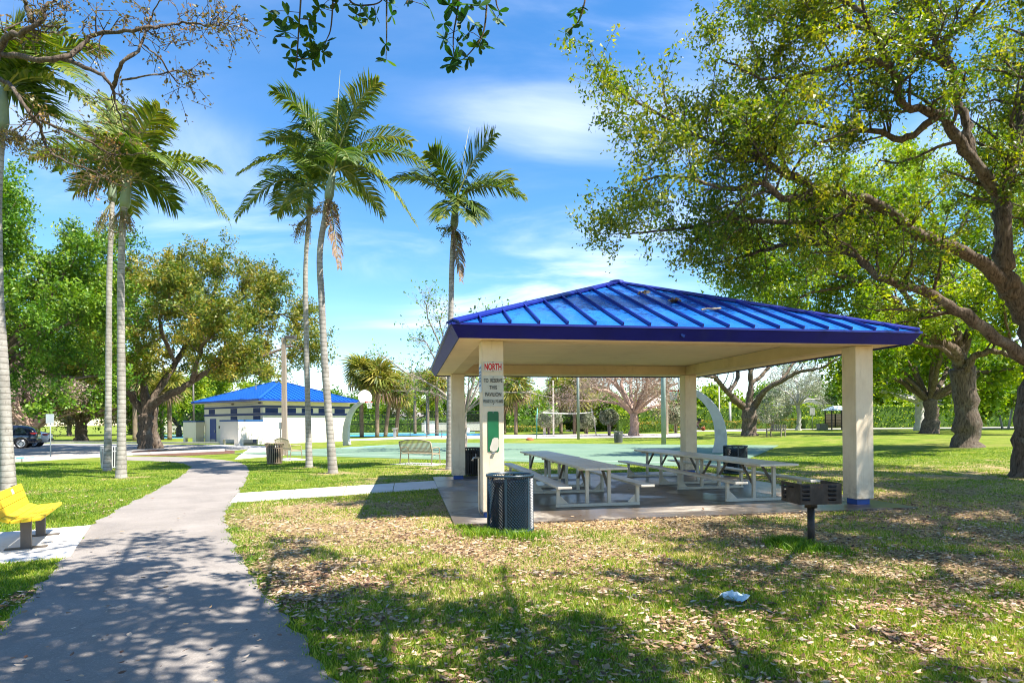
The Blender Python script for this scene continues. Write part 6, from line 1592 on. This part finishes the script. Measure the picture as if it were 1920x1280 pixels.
king_palm('king palm with the bent pale trunk, tallest of the centre pair', [(625, 887), (618, 800), (609, 680), (603, 560), (600, 470)], 0.145, (625, 318),
          [(515, 172, -0.6, .42), (540, 195, 0.9, .35), (708, 156, -0.4, .38), (690, 190, 0.9, .33), (797, 308, 0.2, .40, 0.9), (776, 416, -0.4, .52, 1.0), (452, 323, -0.3, .40, 0.8), (655, 300, -2.3, .40), (500, 265, 0.9, .38), (770, 265, 1.2, .42, 0.8), (715, 402, 0.6, .45), (560, 240, 1.5, .4), (600, 330, 2.2, .4), (640, 190, 0.3, .12)],
          fruit=[(612, 395, 0.42, 26, lf_fru)], dead=[(636, 500, -0.3, .12)], spear=(638, 132))
king_palm('straight king palm standing left in the centre pair', [(580, 876), (577, 760), (574, 620), (573, 500)], 0.125, (583, 352),
          [(445, 405, -0.4, .50, 0.9), (500, 330, 0.6, .36), (520, 400, 1.0, .42), (716, 395, 0.5, .42, 0.8), (540, 255, -0.8, .3), (640, 262, -0.9, .3), (610, 268, 1.1, .3), (560, 400, -1.8, .4)],
          fruit=[(565, 438, 0.34, 30, lf_fru), (590, 392, 0.34, 22, lf_fru)])
king_palm('lone king palm just left of the pavilion roof', [(843, 880), (844, 700), (846, 560), (848, 480)], 0.135, (855, 372),
          [(735, 338, -0.3, .34), (806, 285, -0.4, .28, 0.5), (927, 251, 0.2, .22, 0.4), (980, 368, 0.2, .38, 0.8), (905, 405, -0.6, .35), (830, 408, -1.3, .25), (880, 412, -1.2, .25), (960, 340, 0.9, .3), (780, 330, 1.0, .32)],
          fruit=[(830, 432, 0.28, 16, lf_palm), (868, 450, 0.22, 12, lf_palm)], dead=[(864, 524, -0.2, .10)], spear=(880, 238))
king_palm('king palm in front in the left pair, trunk pale and ringed', [(227, 896), (228, 780), (227, 640), (227, 520), (230, 420)], 0.145, (240, 328),
          [(412, 318, 0.3, .36, 0.7), (427, 412, -0.3, .48, 0.9), (322, 232, 0.4, .30), (330, 392, 0.9, .42), (56, 292, -0.2, .36, 0.7), (142, 358, -0.4, .40), (205, 185, 0.4, .25), (300, 205, -0.9, .3), (180, 250, -1.4, .35), (300, 300, -2.0, .35), (120, 225, 0.7, .3)],
          fruit=[(228, 425, 0.34, 34, lf_fru)], spear=(262, 205))
king_palm('king palm behind in the left pair, with a darker trunk base', [(201, 882), (203, 780), (204, 640), (205, 520), (208, 440)], 0.13, (212, 325),
          [(80, 285, 0.5, .34, 0.7), (130, 250, -0.4, .30), (330, 375, 0.8, .40), (150, 350, -0.8, .4), (215, 215, 0.8, .2), (290, 250, 1.0, .3), (250, 400, 1.5, .4), (110, 320, 1.2, .4)],
          fruit=[(197, 432, 0.34, 26, lf_fru)])
king_palm('king palm at the left edge beside the yellow bench', [(17, 926), (11, 800), (3, 660), (-4, 540), (-6, 400), (-2, 300)], 0.150, (6, 165),
          [(187, 215, -0.3, .42, 0.8), (195, 92, 0.4, .38, 0.7), (150, 150, -1.2, .38), (40, 40, 0.4, .25), (90, 215, 0.9, .40), (-140, 150, 0, .4), (-120, 260, -.5, .45), (60, 60, -1.2, .3), (-40, 60, .5, .3), (120, 60, 1.0, .35)],
          fruit=[(22, 262, 0.36, 36, lf_fru)])

# ------------------------------------------------------------------ sabal palms
m_sab = mat('sabal_trunk', (0.20, 0.15, 0.105), 0.9, 0.3, 3, dirt=(0.08, 0.06, 0.045), dirt_amt=0.6, dirt_scale=4, bmp=0.8, bscale=12)
lf_sab = leafmat('sabal_leaf', [(0.0, (0.05, 0.08, 0.012)), (0.4, (0.14, 0.17, 0.022)), (0.75, (0.30, 0.28, 0.05)), (1.0, (0.45, 0.36, 0.12))], 0.4, 0.5)
def fan_mesh(nm, ml, sag):
    V = []; vv = []
    for k in range(24):
        a = (k / 23 - 0.5) * math.radians(250)
        L_ = 0.95 * (0.8 + 0.25 * math.cos(a * 0.6)); d_ = np.array((math.cos(a), math.sin(a), 0.12 * (-1) ** k)); sd = np.array((-math.sin(a), math.cos(a), 0)) * 0.052
        p = np.array((0.75, 0, 0.0)); q1 = p + d_ * L_ * 0.6; q2 = q1 + np.array((d_[0], d_[1], -sag)) * L_ * 0.45
        V += [[p, q1 - sd, q1 + sd, p + (0, 0, 0.01)], [q1 - sd, q2 - sd * 0.1, q2 + sd * 0.1, q1 + sd]]
        x = 0.8 * rng.random() + 0.2 * abs(a) / 2.2; vv += [x, x]
    V += [[(0, -0.02, 0), (0.78, -0.012, 0), (0.78, 0.012, 0), (0, 0.02, 0)]]; vv.append(0.6)
    V = np.array([np.array(q, float) for q in V])
    o = quads(nm, V, ml, None, np.array(vv), None, None); me = o.data
    bpy.data.objects.remove(o); return me
fan_g = [fan_mesh('fan_frond', lf_sab, 0.45), fan_mesh('fan_frond', lf_sab, 0.9)]
fan_d = fan_mesh('dead_fan', lf_pdead, 1.0)
def sabal(label, px, d, h, sc=1.0, nf=34, r0=0.20, lean=0.0):
    b_ = GD(px, d)
    t = thing('sabal_palm', label, 'palm tree', b_, 0, 'sabal palms')
    c = spline([(0, 0, -0.1), (lean * 0.4, 0, h * 0.5), (lean, 0, h)], 6)
    MB().tube(c, np.linspace(r0 * 1.15, r0 * 0.95, len(c)), 10).build('trunk', m_sab, t, True)
    for k in range(nf):
        el = -0.95 + 2.4 * (k / nf); az = k * 2.39996 + rng.random() * 0.4
        me = fan_d if (el < -0.72 and rng.random() < 0.6) else fan_g[k % 2]
        o = obj('fan_frond', me, None, t, (lean, 0, h - 0.1 + 0.25 * rng.random()))
        o.rotation_euler = (rng.normal() * 0.35, -el, az); s = sc * (0.85 + 0.35 * rng.random()); o.scale = (s, s, s)
for lb, px, d, h, sc, nf, ln in (('large sabal palm right of the fan backboard, thickest crown', 707, 66, 6.3, 1.55, 40, 0.1), ('tall sabal palm behind the fan backboard', 678, 67, 7.2, 1.35, 34, 0.0), ('lower sabal palm at the right of the big clump', 722, 68, 5.6, 1.3, 32, 0.9), ('short sabal palm with drooping fans right of clump', 742, 69, 4.6, 1.15, 26, 0.6),
                         ('slim sabal palm in the distance left of the bare tree', 778, 86, 7.4, 1.1, 22, 0), ('sabal palm directly behind the bare grey tree', 819, 72, 6.0, 1.2, 28, 0), ('sabal palm behind the bare tree, second from the right king palm', 802, 78, 6.8, 1.15, 24, 0),
                         ('big sabal palm right of the sign column', 967, 74, 5.6, 1.5, 36, 0.1), ('sabal palm just left of the dark grey pole', 1052, 78, 5.4, 1.5, 34, -0.2), ('sabal palm partly behind the dark grey pole', 1077, 74, 5.2, 1.55, 36, 0.1), ('smaller sabal palm right of the dark grey pole', 1098, 80, 5.2, 1.3, 30, 0.2), ('sabal palm between the sign column and pale light pole', 946, 80, 4.8, 1.4, 30, 0),
                         ('sabal palm far left behind the left oak, grey trunk', 303, 66, 5.4, 1.2, 26, 0), ('sabal palm with brown trunk left of the restroom', 318, 63, 5.6, 1.2, 26, 0), ('sabal palm trunk between left palms and left oak', 253, 60, 6.2, 1.2, 24, 0)):
    sabal(lb, px, d, h, sc, nf, lean=ln)
# two young pale-stemmed palms leaning apart by the hedge
for lb, x0, x1 in (('pale leaning palm stem by the hedge, left one', 1880, 1866), ('pale leaning palm stem by the hedge, right one', 1890, 1903)):
    b_ = GD(x0, 62); t = thing('young_palm', lb, 'palm tree', b_, 0, 'young palms by the hedge')
    tp_ = P(x1, 742, 62) - b_
    MB().tube([(0, 0, -0.1), tp_ * 0.5, tp_], [0.11, 0.09, 0.07], 8).build('trunk', m_wbark, t, True)
    for k in range(12):
        o = obj('fan_frond', fan_g[k % 2], None, t, tp_); o.rotation_euler = (0, 0.5 - 0.1 * k, k * 2.4); o.scale = (0.9, 0.9, 0.9)

# ------------------------------------------------------------------ grass blades and fallen leaves
lf_gra = leafmat('grass_blade', [(0.0, (0.05, 0.13, 0.010)), (0.35, (0.13, 0.25, 0.018)), (0.68, (0.29, 0.36, 0.035)), (0.88, (0.38, 0.38, 0.08)), (1.0, (0.66, 0.52, 0.28))], 0.35, 0.5, 0.3)
def field(n_, d0, d1, half_=0.98, pw=1.0):
    """random ground points seen between two distances, denser close by"""
    u = rng.random(n_); d = (d0 ** (1 - pw) + u * (d1 ** (1 - pw) - d0 ** (1 - pw))) ** (1 / (1 - pw)) if pw != 1 else d0 * (d1 / d0) ** u
    x = (rng.random(n_) * 2 - 1) * half_ * d
    return x, d
def free(x, y):
    k_ = np.ones(len(x), bool); x = x + rng.normal(size=len(x)) * 0.035; y = y + rng.normal(size=len(x)) * 0.035
    for p in OBST: k_ &= ~inpoly(x, y, p)
    return k_
def blades(name, x, y, h, var, label, flat=False):
    N = len(x); z = gz(x, y)
    p = np.stack([x, y, z - 0.004], 1)
    a = rng.random(N) * 6.283; s = np.stack([np.cos(a), np.sin(a), np.zeros(N)], 1)
    bend = rng.normal(size=(N, 3)) * 0.45; bend[:, 2] = 0
    w_ = (0.0022 + 0.0018 * rng.random(N) + 0.00035 * y)[:, None]
    m_ = p + np.stack([np.zeros(N), np.zeros(N), h * 0.6], 1) + bend * h[:, None] * 0.35
    tp_ = p + np.stack([np.zeros(N), np.zeros(N), h], 1) * 0.92 + bend * h[:, None]
    if flat:
        o = quads(name, np.stack([p - s * w_ * 1.2, p + s * w_ * 1.2, tp_], 1), lf_gra, None, var)
        return tag(o, label, 'grass', kind='stuff')
    V = np.stack([p - s * w_, p + s * w_, m_ + s * w_ * 0.8, m_ - s * w_ * 0.8], 1)
    V2 = np.stack([m_ - s * w_ * 0.8, m_ + s * w_ * 0.8, tp_ + s * w_ * 0.1, tp_ - s * w_ * 0.1], 1)
    o = quads(name, np.concatenate([V, V2]), lf_gra, None, np.concatenate([var, var]))
    return tag(o, label, 'grass', kind='stuff')
x, y = field(600000, 3.2, 26, 1.0)
k_ = free(x, y); x, y = x[k_], y[k_]
dr_ = dryness(x, y); nz = fbm(x, y, 0.9); nz2 = fbm(x + 31, y - 17, 0.35)
dens = np.clip(1.40 - 1.30 * dr_ + (nz - 0.5) * 2.6 + (nz2 - 0.5) * 2.0, 0.03, 1)
# ranker tufts at the bin and the grill post
for p, r_ in ((G(930, 1000), 0.50), (G(985, 1006), 0.40), (G(1490, 1030), 0.40), (G(1545, 1035), 0.45), (G(1600, 1050), 0.35), (G(860, 985), 0.30)):
    dens = np.maximum(dens, 0.75 * np.exp(-((x - p[0]) ** 2 + ((y - p[1]) * 1.2) ** 2) / r_ ** 2))
k_ = rng.random(len(x)) < dens; x, y, dr_, nz, nz2 = x[k_], y[k_], dr_[k_], nz[k_], nz2[k_]
h = 0.018 + 0.042 * rng.random(len(x)) * (0.35 + 1.3 * nz2) 
var = np.clip(0.02 + 0.75 * rng.random(len(x)) + 0.30 * dr_ * rng.random(len(x)) + (nz - 0.5) * 0.6, 0, 1)
blades('grass', x, y, h, var, 'short green lawn grass growing in patches', True)
tx = []; 
for p, r_, n_ in ((G(915, 1003), 0.34, 1100), (G(985, 1010), 0.24, 500), (G(1476, 1022), 0.22, 1300), (G(1500, 1032), 0.30, 700), (G(1556, 1034), 0.30, 600), (G(860, 990), 0.22, 350), *[(G(rng.uniform(660, 1900), rng.uniform(1040, 1270)), rng.uniform(0.12, 0.4), int(rng.uniform(30, 110))) for _ in range(34)]):
    tx.append(np.stack([p[0] + rng.normal(size=n_) * r_ * 0.5, p[1] + rng.normal(size=n_) * r_ * 0.42], 1))
tx = np.concatenate(tx); k_ = free(tx[:, 0], tx[:, 1]); tx = tx[k_]
blades('grass_tufts', tx[:, 0], tx[:, 1], np.where(np.arange(len(tx)) < 3600, 0.05 + 0.10 * rng.random(len(tx)), 0.03 + 0.05 * rng.random(len(tx))), 0.1 + 0.5 * rng.random(len(tx)), 'taller tufts of grass round the bin and grill post')
# short straw-coloured dead grass where the lawn has dried out
x, y = field(150000, 3.2, 18, 1.0); k_ = free(x, y); x, y = x[k_], y[k_]
k_ = rng.random(len(x)) < np.clip((dryness(x, y) - 0.25) * 1.5 + (fbm(x + 3, y - 9, 0.7) - 0.5) * 1.5, 0, 0.9); x, y = x[k_], y[k_]
blades('dry_grass', x, y, 0.010 + 0.022 * rng.random(len(x)), 0.93 + 0.07 * rng.random(len(x)), 'short straw-coloured dead grass among the leaves', True)
# fallen leaves
def litter(name, x, y, L, label, lift=0.012):
    N = len(x); z = gz(x, y)
    cen = np.stack([x, y, z + lift + 0.02 * rng.random(N)], 1)
    a = rng.random(N) * 6.283; tl_ = rng.normal(size=N) * 0.16
    d = np.stack([np.cos(a), np.sin(a), tl_], 1); s = np.stack([-np.sin(a), np.cos(a), rng.normal(size=N) * 0.18], 1)
    k = (L * (0.40 + 1.0 * rng.random(N) ** 1.6))[:, None]; w = k * (0.17 + 0.09 * rng.random((N, 1)))
    cu = np.stack([np.zeros(N), np.zeros(N), 0.18 * rng.random(N)], 1) * k
    A, B_ = cen - d * k * 0.5 + cu, cen + d * k * 0.5 + cu
    m0, m1 = cen - d * k * 0.12, cen + d * k * 0.18
    up = np.array((0, 0, 1.0)) * w * 0.28
    V = [np.stack([A, m0 - s * w + up, m1 - s * w + up, B_], 1), np.stack([A, B_, m1 + s * w + up, m0 + s * w + up], 1)]
    v_ = rng.random(N)
    o = quads(name, np.concatenate(V), m_dead, None, np.concatenate([v_, v_]))
    return tag(o, label, 'leaves', kind='stuff')
x, y = field(150000, 3.1, 16, 1.0, 1.2)
k_ = free(x, y); x, y = x[k_], y[k_]
k_ = rng.random(len(x)) < np.clip((dryness(x, y) - 0.30) * 1.2 - (fbm(x, y, 0.9) - 0.5) * 2.4 - (fbm(x + 31, y - 17, 0.35) - 0.5) * 1.2, 0.16 * (dryness(x, y) > 0.32), 1); x, y = x[k_], y[k_]
litter('fallen_leaves', x, y, np.full(len(x), 0.056), 'carpet of dry fallen oak leaves on the ground')
x, y = field(2600, 3.2, 14, 0.9, 1.2); k_ = inpoly(x, y, PATH) | inpoly(x, y, SLAB); x, y = x[k_], y[k_]
sl_on = inpoly(x, y, SLAB)
k_ = rng.random(len(x)) < np.where(sl_on, 0.35, 0.30); x, y = x[k_], y[k_]; 
litter('path_leaves', x, y, np.full(len(x), 0.055), 'scattered dry leaves on the path and floor', 0.036)
